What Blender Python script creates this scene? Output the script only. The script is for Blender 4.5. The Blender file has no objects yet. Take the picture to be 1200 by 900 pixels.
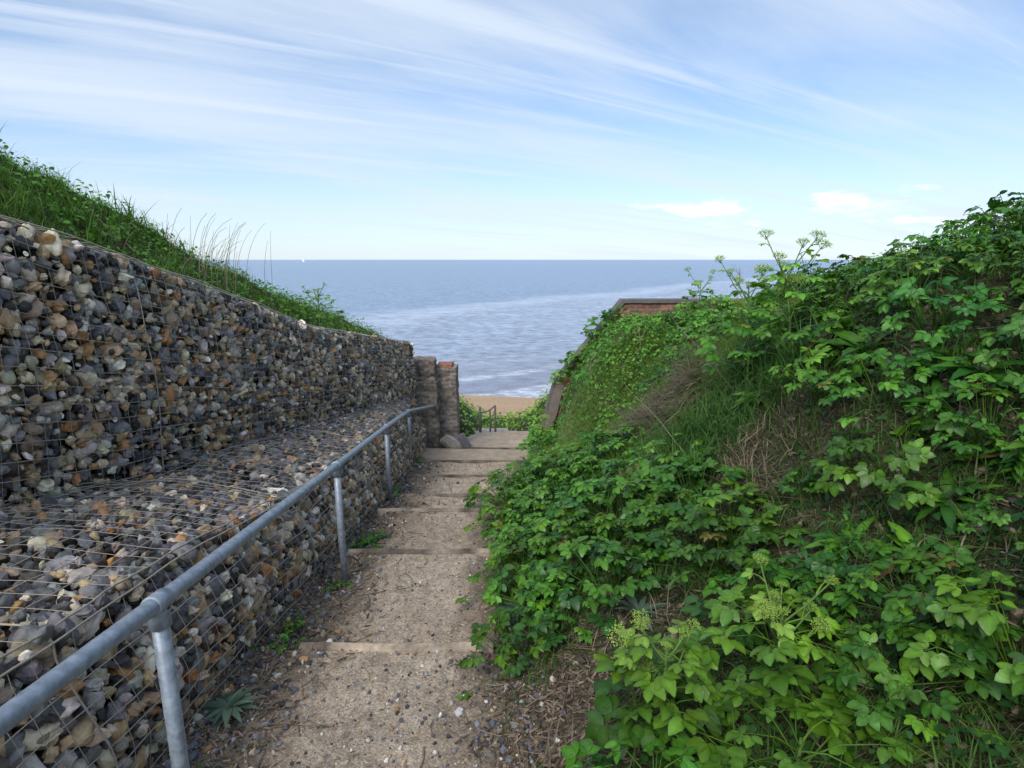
import bpy, bmesh, math, random
import numpy as np
from math import radians as R, pi

rng = np.random.default_rng(7)
random.seed(7)
scene = bpy.context.scene
COL = scene.collection

# ------------------------------------------------------------------ helpers
class Acc:
    def __init__(s):
        s.V = []; s.T = []; s.Q = []; s.C = []; s.n = 0
    def add(s, v, t=None, q=None, col=(1, 1, 1)):
        v = np.asarray(v, float).reshape(-1, 3)
        c = np.asarray(col, float)
        if c.ndim == 1: c = np.tile(c, (len(v), 1))
        if t is not None and len(t): s.T.append(np.asarray(t, int).reshape(-1, 3) + s.n)
        if q is not None and len(q): s.Q.append(np.asarray(q, int).reshape(-1, 4) + s.n)
        s.V.append(v); s.C.append(c); s.n += len(v)
    def inst(s, proto, M, L, C):
        """proto (v, t, q[, c]); M (N,3,3), L (N,3), C (N,3)"""
        v, t, q = proto[:3]
        N = len(L)
        if N == 0: return
        W = np.einsum('nij,vj->nvi', M, v) + L[:, None, :]
        cc = np.repeat(C[:, None, :], len(v), 1)
        if len(proto) > 3: cc = cc * proto[3][None]
        off = (np.arange(N) * len(v))[:, None, None] + s.n
        if t is not None and len(t): s.T.append((t[None] + off).reshape(-1, 3))
        if q is not None and len(q): s.Q.append((q[None] + off).reshape(-1, 4))
        s.V.append(W.reshape(-1, 3)); s.C.append(cc.reshape(-1, 3)); s.n += N * len(v)
    def arrays(s):
        V = np.concatenate(s.V); C = np.concatenate(s.C)
        T = np.concatenate(s.T) if s.T else np.zeros((0, 3), int)
        Q = np.concatenate(s.Q) if s.Q else np.zeros((0, 4), int)
        return V, T, Q, C
    def mesh(s, name, mat=None, smooth=True, sharp=None):
        V, T, Q, C = s.arrays()
        me = bpy.data.meshes.new(name)
        me.vertices.add(len(V)); me.vertices.foreach_set('co', V.astype(np.float32).ravel())
        loops = np.concatenate([T.ravel(), Q.ravel()]).astype(np.int32)
        me.loops.add(len(loops)); me.loops.foreach_set('vertex_index', loops)
        me.polygons.add(len(T) + len(Q))
        st = np.concatenate([np.arange(len(T)) * 3, len(T) * 3 + np.arange(len(Q)) * 4]).astype(np.int32)
        me.polygons.foreach_set('loop_start', st)
        me.update(calc_edges=True)
        a = me.attributes.new('col', 'FLOAT_COLOR', 'POINT')
        a.data.foreach_set('color', np.concatenate([C, np.ones((len(C), 1))], 1).astype(np.float32).ravel())
        me.polygons.foreach_set('use_smooth', np.full(len(me.polygons), smooth))
        if sharp is not None: me.set_sharp_from_angle(angle=R(sharp))
        if mat: me.materials.append(mat)
        me.update()
        return me
    def build(s, name, mat=None, parent=None, smooth=True, sharp=None, loc=None):
        return link(name, s.mesh(name, mat, smooth, sharp), parent, loc)

def link(name, data, parent=None, loc=None):
    o = bpy.data.objects.new(name, data); COL.objects.link(o)
    if parent: o.parent = parent
    if loc is not None: o.location = loc
    return o
def tag(o, label=None, cat=None, group=None, kind=None):
    if label: o['label'] = label
    if cat: o['category'] = cat
    if group: o['group'] = group
    if kind: o['kind'] = kind
    return o
def empty(name, loc, rz=0):
    o = link(name, None, None, loc); o.rotation_euler = (0, 0, rz); o.empty_display_size = .1
    return o

def smooth(a, b, x):
    t = np.clip((np.asarray(x, float) - a) / (b - a), 0, 1); return t * t * (3 - 2 * t)
def _hash(i, j, s):
    h = (i * 374761393 + j * 668265263 + s * 144269504) & 0xffffffff
    h = ((h ^ (h >> 13)) * 1274126177) & 0xffffffff
    return ((h ^ (h >> 16)) & 0xffff) / 65535.0
def vnoise(x, y, s=0):
    x = np.asarray(x, float); y = np.asarray(y, float)
    i = np.floor(x).astype(np.int64); j = np.floor(y).astype(np.int64)
    u = x - i; v = y - j; u = u * u * (3 - 2 * u); v = v * v * (3 - 2 * v)
    return ((_hash(i, j, s) * (1 - u) + _hash(i + 1, j, s) * u) * (1 - v) +
            (_hash(i, j + 1, s) * (1 - u) + _hash(i + 1, j + 1, s) * u) * v) * 2 - 1
def fbm(x, y, s=0, o=4):
    r = 0; a = .5
    for k in range(o):
        r = r + a * vnoise(x, y, s + k); x = x * 2.03 + 5.1; y = y * 2.03 + 1.7; a *= .5
    return r
def rotz(a):
    c, s = np.cos(a), np.sin(a); z = np.zeros_like(c); o = np.ones_like(c)
    return np.stack([np.stack([c, -s, z], -1), np.stack([s, c, z], -1), np.stack([z, z, o], -1)], -2)
def rand_rot(n):
    q = rng.normal(size=(n, 4)); q /= np.linalg.norm(q, axis=1)[:, None]
    w, x, y, z = q.T
    return np.stack([np.stack([1-2*(y*y+z*z), 2*(x*y-z*w), 2*(x*z+y*w)], -1),
                     np.stack([2*(x*y+z*w), 1-2*(x*x+z*z), 2*(y*z-x*w)], -1),
                     np.stack([2*(x*z-y*w), 2*(y*z+x*w), 1-2*(x*x+y*y)], -1)], -2)
def frame(fwd, up):
    f = np.asarray(fwd, float); f = f / np.linalg.norm(f)
    l = np.cross(up, f); l /= np.linalg.norm(l)
    return np.stack([f, l, np.cross(f, l)], 1)      # columns: x fwd, y left, z normal
def tube(acc, pts, r, sides=5, col=(1, 1, 1), cap=False):
    P = np.asarray(pts, float); n = len(P)
    r = np.broadcast_to(np.asarray(r, float), (n,))
    d = np.gradient(P, axis=0); d /= np.linalg.norm(d, axis=1)[:, None] + 1e-12
    ref = np.array([0, 0, 1.]) if abs(d[0][2]) < .9 else np.array([1., 0, 0])
    a = np.cross(d, ref); a /= np.linalg.norm(a, axis=1)[:, None] + 1e-9
    b = np.cross(d, a)
    th = np.arange(sides) * 2 * pi / sides
    ring = a[:, None] * np.cos(th)[None, :, None] + b[:, None] * np.sin(th)[None, :, None]
    V = P[:, None] + ring * r[:, None, None]
    q = []
    for i in range(n - 1):
        for k in range(sides):
            k2 = (k + 1) % sides
            q.append((i*sides+k, i*sides+k2, (i+1)*sides+k2, (i+1)*sides+k))
    V = V.reshape(-1, 3); t = []
    if cap:
        V = np.concatenate([V, P[:1], P[-1:]]); c0 = n * sides
        for k in range(sides):
            k2 = (k + 1) % sides
            t.append((c0, k2, k)); t.append((c0 + 1, (n-1)*sides + k, (n-1)*sides + k2))
    acc.add(V, t, q, col)
def grid_faces(nu, nv):
    i = np.arange(nu - 1)[:, None] * nv + np.arange(nv - 1)[None]
    return np.stack([i, i + nv, i + nv + 1, i + 1], -1).reshape(-1, 4)
def ico(sub):
    bm = bmesh.new(); bmesh.ops.create_icosphere(bm, subdivisions=sub, radius=1)
    v = np.array([x.co[:] for x in bm.verts]); bm.verts.index_update()
    t = np.array([[x.index for x in f.verts] for f in bm.faces]); bm.free()
    return v, t
def stone_proto(sub, seed, cuts=7):
    r = np.random.default_rng(seed); v, t = ico(sub); v = v.copy()
    v *= 1 + .16 * np.sin(v @ r.normal(size=(3,)) * 2.3 + r.random() * 6)[:, None]
    for _ in range(cuts):
        n = r.normal(size=3); n /= np.linalg.norm(n); d = r.uniform(.66, .95)
        e = np.maximum(v @ n - d, 0); v -= e[:, None] * n * .95
    v *= 1 + .13 * np.sin(v @ r.normal(size=(3,)) * 4.1 + r.random() * 6)[:, None]
    v *= np.array([r.uniform(1.02, 1.32), r.uniform(.8, 1), r.uniform(.62, .88)])
    if sub >= 3: v *= (1 + .03 * r.normal(size=(len(v), 1)))
    return (v, t, None)
def box_acc(acc, lo, hi, col=(1, 1, 1), jit=0):
    x0, y0, z0 = lo; x1, y1, z1 = hi
    v = np.array([[x0,y0,z0],[x1,y0,z0],[x1,y1,z0],[x0,y1,z0],[x0,y0,z1],[x1,y0,z1],[x1,y1,z1],[x0,y1,z1]])
    if jit: v = v + rng.normal(size=v.shape) * jit
    acc.add(v, None, [(0,3,2,1),(4,5,6,7),(0,1,5,4),(1,2,6,5),(2,3,7,6),(3,0,4,7)], col)

# ------------------------------------------------------------------ materials
def new_mat(name):
    m = bpy.data.materials.new(name); m.use_nodes = True
    nt = m.node_tree; nt.nodes.clear()
    return m, nt, (lambda t, **k: _nd(nt, t, k))
def _nd(nt, t, k):
    n = nt.nodes.new(t)
    for a, b in k.items(): setattr(n, a, b)
    return n
def attr_mat(name, rough=.8, spec=.3, var=.35, scale=20, bump=.0, bscale=60, translucent=0, objvar=0,
             metallic=0, base=None, bdist=.01, speck=None, detail=5, hue=0):
    """base colour = vertex attribute 'col' (or base) modulated by procedural noise"""
    m, nt, N = new_mat(name); L = nt.links.new
    out = N('ShaderNodeOutputMaterial'); p = N('ShaderNodeBsdfPrincipled')
    p.inputs['Roughness'].default_value = rough; p.inputs['Specular IOR Level'].default_value = spec
    p.inputs['Metallic'].default_value = metallic
    tc = N('ShaderNodeTexCoord')
    no = N('ShaderNodeTexNoise'); no.inputs['Scale'].default_value = scale; no.inputs['Detail'].default_value = detail
    no.inputs['Roughness'].default_value = .62
    L(tc.outputs['Object'], no.inputs['Vector'])
    mr = N('ShaderNodeMapRange'); mr.inputs[1].default_value = .25; mr.inputs[2].default_value = .75
    mr.inputs[3].default_value = 1 - var; mr.inputs[4].default_value = 1 + var
    L(no.outputs[0], mr.inputs[0])
    if base is None:
        src = N('ShaderNodeAttribute', attribute_name='col').outputs['Color']
    else:
        rgb = N('ShaderNodeRGB'); rgb.outputs[0].default_value = (*base, 1); src = rgb.outputs[0]
    mul = N('ShaderNodeMix', data_type='RGBA', blend_type='MULTIPLY'); mul.inputs[0].default_value = 1
    L(src, mul.inputs[6]); L(mr.outputs[0], mul.inputs[7]); c = mul.outputs[2]
    if speck:
        vo = N('ShaderNodeTexVoronoi'); vo.inputs['Scale'].default_value = speck[0]
        L(tc.outputs['Object'], vo.inputs['Vector'])
        hs = N('ShaderNodeSeparateColor'); L(vo.outputs['Color'], hs.inputs[0])
        r = N('ShaderNodeMapRange'); r.inputs[3].default_value = 1 - speck[1]; r.inputs[4].default_value = 1 + speck[1]
        L(hs.outputs[0], r.inputs[0])
        m2 = N('ShaderNodeMix', data_type='RGBA', blend_type='MULTIPLY'); m2.inputs[0].default_value = 1
        L(c, m2.inputs[6]); L(r.outputs[0], m2.inputs[7]); c = m2.outputs[2]
    if objvar:
        oi = N('ShaderNodeObjectInfo'); hv = N('ShaderNodeHueSaturation')
        r = N('ShaderNodeMapRange'); r.inputs[3].default_value = 1 - objvar; r.inputs[4].default_value = 1 + objvar
        L(oi.outputs['Random'], r.inputs[0]); L(r.outputs[0], hv.inputs['Value'])
        r3 = N('ShaderNodeMapRange'); r3.inputs[3].default_value = .5 - hue; r3.inputs[4].default_value = .5 + hue
        fr = N('ShaderNodeMath', operation='FRACT'); mm = N('ShaderNodeMath', operation='MULTIPLY'); mm.inputs[1].default_value = 7.31
        L(oi.outputs['Random'], mm.inputs[0]); L(mm.outputs[0], fr.inputs[0]); L(fr.outputs[0], r3.inputs[0]); L(r3.outputs[0], hv.inputs['Hue'])
        L(c, hv.inputs['Color']); c = hv.outputs[0]
    L(c, p.inputs['Base Color'])
    if bump:
        bn = N('ShaderNodeTexNoise'); bn.inputs['Scale'].default_value = bscale; bn.inputs['Detail'].default_value = 6
        L(tc.outputs['Object'], bn.inputs['Vector'])
        bu = N('ShaderNodeBump'); bu.inputs['Strength'].default_value = bump; bu.inputs['Distance'].default_value = bdist
        L(bn.outputs[0], bu.inputs['Height']); L(bu.outputs[0], p.inputs['Normal'])
    sh = p.outputs[0]
    if translucent:
        tr = N('ShaderNodeBsdfTranslucent'); mx = N('ShaderNodeMixShader'); mx.inputs[0].default_value = translucent
        hs = N('ShaderNodeHueSaturation'); hs.inputs['Value'].default_value = 1.5; hs.inputs['Hue'].default_value = .485
        L(c, hs.inputs['Color']); L(hs.outputs[0], tr.inputs['Color'])
        L(sh, mx.inputs[1]); L(tr.outputs[0], mx.inputs[2]); sh = mx.outputs[0]
    L(sh, out.inputs[0])
    return m

M_ground = attr_mat('earth', rough=.95, spec=.1, var=.55, scale=26, bump=1.0, bscale=38, bdist=.05, speck=(70, .35), detail=10)
M_path = attr_mat('path_dirt', rough=.95, spec=.1, var=.38, scale=11, bump=.9, bscale=110, bdist=.012, speck=(95, .3), detail=9)
M_concrete = attr_mat('concrete', rough=.9, spec=.2, var=.28, scale=7, bump=.5, bscale=90, bdist=.006, speck=(160, .15))
M_stone = attr_mat('flint', rough=.55, spec=.4, var=.4, scale=38, bump=.4, bscale=70, bdist=.01)
M_pebble = attr_mat('pebble', rough=.6, spec=.3, var=.25, scale=90)
M_wire = attr_mat('wire', rough=.5, spec=.4, var=.3, scale=30, base=(.30, .26, .20), metallic=.1)
M_steel = attr_mat('galvanised_steel', rough=.52, spec=.5, var=.42, scale=34, base=(.25, .28, .31), metallic=.35, bump=.12, bscale=160, bdist=.002)
M_timber = attr_mat('weathered_timber', rough=.85, spec=.2, var=.4, scale=30, bump=.6, bscale=60, bdist=.006)
M_brick = attr_mat('brick', rough=.9, spec=.2, var=.4, scale=16, bump=.7, bscale=60, bdist=.01)
M_leaf = attr_mat('leaf', rough=.40, spec=.34, var=.36, scale=14, translucent=.2, objvar=.28, hue=.014, bump=.35, bscale=120, bdist=.004)
M_cover = attr_mat('cover_leaf', rough=.5, spec=.35, var=.3, scale=3, translucent=.22)
M_grass = attr_mat('grass_blade', rough=.6, spec=.25, var=.3, scale=3, translucent=.25)
M_stem = attr_mat('plant_stem', rough=.6, spec=.3, var=.25, scale=30)
M_dead = attr_mat('dead_stem', rough=.9, spec=.1, var=.35, scale=25)
M_wood = attr_mat('wood_chip', rough=.9, spec=.1, var=.35, scale=30)
M_paint = attr_mat('white_paint', rough=.5, base=(.8, .8, .8), var=.05)

# ------------------------------------------------------------------ terrain shape
EYE = 2.0
NOSE = [2.72, 4.06, 5.18, 5.94, 6.96, 7.98, 9.08]
DROP = .17
def tread(y):
    y = np.asarray(y, float); z = np.zeros_like(y)
    for n in NOSE: z = z - DROP * (y > n)
    return z + .17 * (y < 1.15) + .17 * (y < .1) + .17 * (y < -.9)
def gs(y):
    return -.085 - .16 * (np.clip(y, -2, 10.6) - 2.72)
def xr(y): return np.interp(y, [0, 2.7, 4, 5.1, 6, 7, 8, 10.6], [.02, -.08, -.13, -.2, -.1, .05, .2, .25])
def xw(y): return -2.45 + .198 * (np.asarray(y, float) - 4.7)          # foot of the upper gabion
def topz(y): return np.interp(y, [0, 3, 4.9, 5.46, 6.27, 7.7, 9.14, 9.6], [2.75, 2.3, 1.74, 1.56, 1.28, .99, .70, .55])
def ledge(y): return np.interp(y, [-1, 0, 2.5, 3.72, 7, 9.2], [1.1, 1.0, .68, .42, .04, -.22])
F1 = ([-.6, -.05, 0, .12, .35, .7, 1.1, 1.5, 1.75, 1.95, 2.3, 2.8, 4, 8, 30], [-.35, -.2, 0, .13, .27, .40, .57, .82, 1.12, 1.47, 1.82, 2.12, 2.55, 3.2, 4.2])
F2 = ([-.6, -.05, .05, .55, .68, .85, 1.12, 1.5, 1.75, 2.1, 2.6, 4, 8, 30], [-.35, -.2, .02, .14, .60, 1.10, 1.58, 1.98, 2.10, 2.06, 2.02, 2.2, 2.6, 3.6])
def sea_fall(x, y):
    z = np.interp(y, [9, 10.7, 12.3, 16, 20, 29, 38.5, 60, 100], [-1.3, -1.40, -1.70, -2.42, -4.0, -6.0, -7.05, -9, -12])
    z = z - .02 * (x + 1) * smooth(20, 30, y)
    z = z + .75 * smooth(-.55, -1.5, x) * smooth(10.2, 10.9, y) * (1 - smooth(12.5, 19, y))
    z = z + .9 * smooth(.1, 1.3, x) * smooth(10.2, 11.5, y) * (1 - smooth(14, 21, y))
    return z
def height(x, y):
    x = np.asarray(x, float); y = np.asarray(y, float)
    d = x - xr(y); b = smooth(6.6, 8.8, y)
    f1 = np.interp(d, *F1); f1 = np.where(f1 > 0, f1 * (.68 + .32 * smooth(1.9, 3.6, y)), f1)
    right = gs(y) + f1 * (1 - b) + np.interp(d, *F2) * b
    right = right + smooth(.1, .6, d) * (.10 * fbm(x * 1.6, y * 1.6, 3) + .05 * fbm(x * 5, y * 5, 9))
    dl = xw(y) - x
    cap = np.interp(y, [0, 4, 5.2, 7, 8.3, 9.3], [1.5, 1.15, .92, .60, .40, .0])
    hill = topz(y) - .08 + np.minimum(np.maximum(1.0 * (dl - .3), 0), cap) + .06 * np.maximum(dl - 2, 0) + .08 * fbm(x * 2, y * 2, 21)
    left = np.where(dl < .28, gs(y) - .3, hill)
    z = np.where(x > -1.3, right, left)
    s = np.where(x > -1.3, smooth(10.55, 10.85, y), smooth(9.35, 10.6, y))
    return z * (1 - s) + sea_fall(x, y) * s

def axis(segs):
    r = [np.arange(a, b, s) for a, b, s in segs]; return np.concatenate(r + [[segs[-1][1]]])
X = axis([(-60, -12, 4), (-12, -4.5, .4), (-4.5, -1.2, .06), (-1.2, 3.6, .05), (3.6, 7, .2), (7, 14, .7), (14, 60, 4)])
Y = axis([(-6, 0, .4), (0, 11.2, .05), (11.2, 16, .15), (16, 44, .5), (44, 100, 4)])
GX, GY = np.meshgrid(X, Y, indexing='ij')
GZ = height(GX, GY)
soil = np.array([.085, .062, .042]); soil2 = np.array([.15, .115, .075]); gsoil = np.array([.05, .055, .024]); sand = np.array([.50, .335, .20])
nz = fbm(GX * 1.3, GY * 1.3, 40) * .5 + .5
c = soil[None, None] * (1 - nz[..., None]) + soil2 * nz[..., None]
gm = smooth(.35, .6, fbm(GX * .9, GY * .9, 50) * .5 + .55)[..., None] * smooth(.15, .6, GX - xr(GY))[..., None]
gm = np.maximum(gm, smooth(10.4, 10.8, GY)[..., None]); gm = np.maximum(gm, ((xw(GY) - GX) > .2)[..., None] * .8)
c = c * (1 - gm) + gsoil * gm
sm = smooth(19, 23, GY)[..., None]; c = c * (1 - sm) + sand * (1 + .12 * fbm(GX * .4, GY * .9, 60))[..., None] * sm
ac = Acc(); ac.add(np.stack([GX, GY, GZ], -1).reshape(-1, 3), None, grid_faces(len(X), len(Y)), c.reshape(-1, 3))
tag(ac.build('ground', M_ground), kind='structure')

# sea
xs = np.concatenate([-np.geomspace(30000, 60, 40), np.linspace(-55, 55, 45), np.geomspace(60, 30000, 40)])
ys = np.concatenate([[24], np.linspace(30, 70, 40), np.geomspace(75, 40000, 60)])
SX, SY = np.meshgrid(xs, ys, indexing='ij')
ac = Acc(); ac.add(np.stack([SX, SY, np.full_like(SX, -7.0)], -1).reshape(-1, 3), None, grid_faces(len(xs), len(ys)))
def sea_mat():
    m, nt, N = new_mat('sea_water'); L = nt.links.new
    out = N('ShaderNodeOutputMaterial'); p = N('ShaderNodeBsdfPrincipled')
    p.inputs['Roughness'].default_value = .28; p.inputs['IOR'].default_value = 1.33
    tc = N('ShaderNodeTexCoord'); sx = N('ShaderNodeSeparateXYZ'); L(tc.outputs['Object'], sx.inputs[0])
    def math(op, a, b=None, cl=False):
        n = N('ShaderNodeMath', operation=op, use_clamp=cl)
        for i, v in enumerate((a, b)):
            if v is None: continue
            if isinstance(v, (int, float)): n.inputs[i].default_value = v
            else: L(v, n.inputs[i])
        return n.outputs[0]
    def noise(scale, sxyz, detail=4, rough=.55):
        mp = N('ShaderNodeMapping'); mp.inputs['Scale'].default_value = sxyz; mp.inputs['Rotation'].default_value = (0, 0, R(-14))
        L(tc.outputs['Object'], mp.inputs[0])
        n = N('ShaderNodeTexNoise'); n.inputs['Scale'].default_value = scale; n.inputs['Detail'].default_value = detail
        n.inputs['Roughness'].default_value = rough; L(mp.outputs[0], n.inputs['Vector']); return n.outputs[0]
    def ramp(v, a, b, lo=0, hi=1, smoothit=True):
        n = N('ShaderNodeMapRange', interpolation_type='SMOOTHSTEP' if smoothit else 'LINEAR')
        for i, q in zip((1, 2, 3, 4), (a, b, lo, hi)): n.inputs[i].default_value = q
        L(v, n.inputs[0]); return n.outputs[0]
    def mix(f, a, b):
        n = N('ShaderNodeMix', data_type='RGBA')
        L(f, n.inputs[0]) if not isinstance(f, (int, float)) else None
        for i, v in ((6, a), (7, b)):
            if isinstance(v, tuple): n.inputs[i].default_value = (*v, 1)
            else: L(v, n.inputs[i])
        return n.outputs[2]
    # waves
    n1 = noise(.75, (1, 1.5, 1), 6, .62); n2 = noise(2.6, (1, 1.3, 1), 4); n4 = noise(.16, (1, 2.2, 1), 4); n3 = noise(.045, (1, 3.5, 1), 5, .6)
    h = math('ADD', math('MULTIPLY', n1, 1.2), math('ADD', math('MULTIPLY', n2, .4), math('MULTIPLY', n3, 3)))
    bu = N('ShaderNodeBump'); bu.inputs['Strength'].default_value = .8; bu.inputs['Distance'].default_value = .55
    L(h, bu.inputs['Height']); L(bu.outputs[0], p.inputs['Normal'])
    # colour: blue grey body, paler silty water on the near side of a drifting current line
    s = math('SUBTRACT', sx.outputs[1], math('MULTIPLY', sx.outputs[0], 1.36))       # current line: y = 110 + 1.36 x
    wob = math('MULTIPLY', math('SUBTRACT', noise(.02, (1, 1, 1), 3), .5), 50)
    s = math('ADD', s, wob)
    near = ramp(s, 100, 150, 1, 0)
    patch = ramp(noise(.018, (1, 3, 1), 5, .6), .42, .62)
    near2 = math('MULTIPLY', near, math('ADD', math('MULTIPLY', patch, .3), .65))
    chop = math('MULTIPLY', ramp(n1, .34, .66, .5, 1.5, False), ramp(n4, .36, .64, .88, 1.12, False))  # ripple light and dark put into the water colour along the wave noise
    body = mix(near2, (.19, .265, .365), (.33, .365, .44))
    mm = N('ShaderNodeMix', data_type='RGBA', blend_type='MULTIPLY'); mm.inputs[0].default_value = 1
    L(body, mm.inputs[6]); L(chop, mm.inputs[7]); body = mm.outputs[2]
    line = math('MULTIPLY', ramp(s, 104, 118), ramp(s, 122, 140, 1, 0))
    line = math('MULTIPLY', line, ramp(noise(.25, (1, 2.5, 1), 4), .38, .6, .15, .75))
    body = mix(line, body, (.5, .54, .62))
    # breakers near the beach
    t = math('SUBTRACT', math('SUBTRACT', sx.outputs[1], 38.0), math('MULTIPLY', sx.outputs[0], .63))
    tw = math('ADD', t, math('MULTIPLY', math('SUBTRACT', noise(.16, (1, 1, 1), 3), .5), 5))
    band = math('SINE', math('MULTIPLY', tw, .95))
    band = ramp(band, .25, .95); band = math('MULTIPLY', band, ramp(t, 4, 19, 1, 0))
    band = math('MULTIPLY', band, ramp(noise(.9, (1, 2, 1), 6, .7), .4, .58))
    edge = ramp(tw, .3, 3.2, 1, 0); edge = math('MULTIPLY', edge, ramp(noise(1.6, (1, 1.6, 1), 6, .7), .36, .6))
    foam = math('MAXIMUM', band, edge, True)
    silt = ramp(t, 0, 30, .7, 0)
    body = mix(silt, body, (.22, .22, .27))
    body = mix(foam, body, (.62, .63, .68))
    L(body, p.inputs['Base Color']); L(ramp(foam, 0, 1, .28, .8), p.inputs['Roughness'])
    L(p.outputs[0], out.inputs[0]); return m
tag(ac.build('sea', sea_mat()), kind='structure')

# ------------------------------------------------------------------ path treads
px = np.arange(-1.85, .62, .02)
yy = [np.arange(0, NOSE[0], .02)]
for a, b in zip(NOSE[:-1], NOSE[1:]): yy.append(np.arange(a + .002, b, .02))
yd = np.concatenate(yy[:6] + [[NOSE[5]]])
PX, PY = np.meshgrid(px, yd, indexing='ij')
def path_z(x, y):
    z = tread(y)
    # treads worn: dip along the middle, silt piled in the corner against the next board, loose spill at both sides
    side = np.maximum(smooth(-1.08, -1.45, x), smooth(-.22, .12, x - xr(y)))
    z = z * (1 - side * .75) + (gs(y) + .03) * side * .75
    z = z + .012 * fbm(x * 4, y * 4, 70) + .006 * fbm(x * 17, y * 17, 75) - .012 * np.exp(-((x + .62) / .3) ** 2)
    z = z + .05 * smooth(-1.25, -1.6, x)
    return z
PZ = path_z(PX, PY)
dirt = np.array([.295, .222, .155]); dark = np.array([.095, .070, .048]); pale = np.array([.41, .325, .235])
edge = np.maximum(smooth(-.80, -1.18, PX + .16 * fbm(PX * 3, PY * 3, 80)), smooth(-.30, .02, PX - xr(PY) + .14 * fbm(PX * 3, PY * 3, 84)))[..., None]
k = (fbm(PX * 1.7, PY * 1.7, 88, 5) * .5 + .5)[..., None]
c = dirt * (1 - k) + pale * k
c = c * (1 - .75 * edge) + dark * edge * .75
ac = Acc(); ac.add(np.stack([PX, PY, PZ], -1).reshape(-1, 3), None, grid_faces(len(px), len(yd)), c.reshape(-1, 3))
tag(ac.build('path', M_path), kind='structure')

# concrete landing steps beyond the dirt treads
def slab(y0, y1, z, x00, x01, x10, x11, acc, col, thick=.3, skew0=0, skew1=0):
    nx, ny = 24, 24
    u, v = np.meshgrid(np.linspace(0, 1, nx), np.linspace(0, 1, ny), indexing='ij')
    y = (y0 + skew0 * u) * (1 - v) + (y1 + skew1 * u) * v
    x = (x00 + (x01 - x00) * u) * (1 - v) + (x10 + (x11 - x10) * u) * v
    zz = z + .006 * fbm(x * 3, y * 3, 91)
    kk = (fbm(x * 2, y * 2, 95) * .5 + .5)[..., None]
    acc.add(np.stack([x, y, zz], -1).reshape(-1, 3), None, grid_faces(nx, ny), (col * (.8 + .4 * kk)).reshape(-1, 3))
    for a, b in (((0, 0), (0, -1)), ((0, -1), (-1, -1)), ((-1, -1), (-1, 0)), ((-1, 0), (0, 0))):
        pa = np.array([x[a], y[a], z]); pb = np.array([x[b], y[b], z]); dn = np.array([0, 0, -thick])
        acc.add([pa, pb, pb + dn, pa + dn], None, [(0, 1, 2, 3)], col * .9)
ac = Acc(); cc = np.array([.34, .265, .19])
slab(7.985, 9.1, -6 * DROP, -1.75, .45, -1.75, .45, ac, cc, .3, 0, -.12)
slab(9.1, 9.85, -7 * DROP, -1.4, .45, -1.2, .4, ac, cc, .3, -.12, -.25)
slab(9.85, 10.62, -7 * DROP - .03, -1.2, .4, -.62, .32, ac, cc * 1.05, .3, -.25, .1)
tag(ac.build('landing', M_concrete), kind='structure')
ac = Acc(); cc2 = np.array([.30, .27, .23])
slab(10.63, 11.4, -1.42, -1.1, .2, -1.3, .1, ac, cc2, .3); slab(11.41, 12.2, -1.6, -1.4, 0, -1.6, -.1, ac, cc2, .3)
tag(ac.build('lower_path', M_concrete), kind='structure')

# timber step edges
tl = ['nearest worn timber board edging the first dirt step', 'second timber step edge counting away from the viewer, half buried in dirt',
      'third timber step edge counting away from the viewer, level with the second rail post', 'fourth timber step edge, thin and sunk in the dirt past the second rail post',
      'fifth timber step edge, darkest one just before the third rail post', 'sixth timber step edge, dark one meeting the pale concrete landing', 'farthest step edge, a thin dark strip across the concrete landing']
ext = [(-1.12, -.10), (-1.24, -.14), (-1.28, -.18), (-1.30, -.08), (-1.32, .05), (-1.34, .22), (-.98, .26)]
for i, n in enumerate(NOSE):
    a, b = ext[i]; ns = 30; a0 = Acc()
    xs_ = np.linspace(a, b, ns)
    prof = np.array([(-.052, -.16), (-.055, .0), (-.049, .009), (-.008, .012), (0, .004), (.0, -.16)])
    w = .006 * fbm(xs_ * 2, xs_ * 0 + i * 7, 100)
    V = np.stack([np.repeat(xs_[:, None], 6, 1), n + .012 + prof[None, :, 0] + w[:, None], tread(n - .1) + prof[None, :, 1] + .008 * fbm(xs_ * 3, xs_ * 0 + i, 110)[:, None] * (prof[None, :, 1] > -.1) + np.linspace(0, [.0, .005, -.004, .006, 0, 0, 0][i], ns)[:, None]], -1)
    q = grid_faces(ns, 6); kk = (.8 + .5 * vnoise(xs_ * 9, xs_ * 0 + i, 120))[:, None, None]
    base = np.array([[.37, .285, .20], [.27, .21, .155], [.26, .205, .15], [.24, .19, .14], [.15, .12, .095], [.19, .15, .11], [.18, .145, .11]][i])
    a0.add(V.reshape(-1, 3), None, q, np.broadcast_to(base * kk, V.shape).reshape(-1, 3))
    for e in (0, ns - 1):
        a0.add(V[e], None, [(0, 1, 4, 5), (1, 2, 3, 4)], base * .8)
    tag(a0.build('timber_step_edge', M_timber, smooth=True, sharp=40), tl[i], 'step board', 'timber boards edging the steps')

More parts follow.
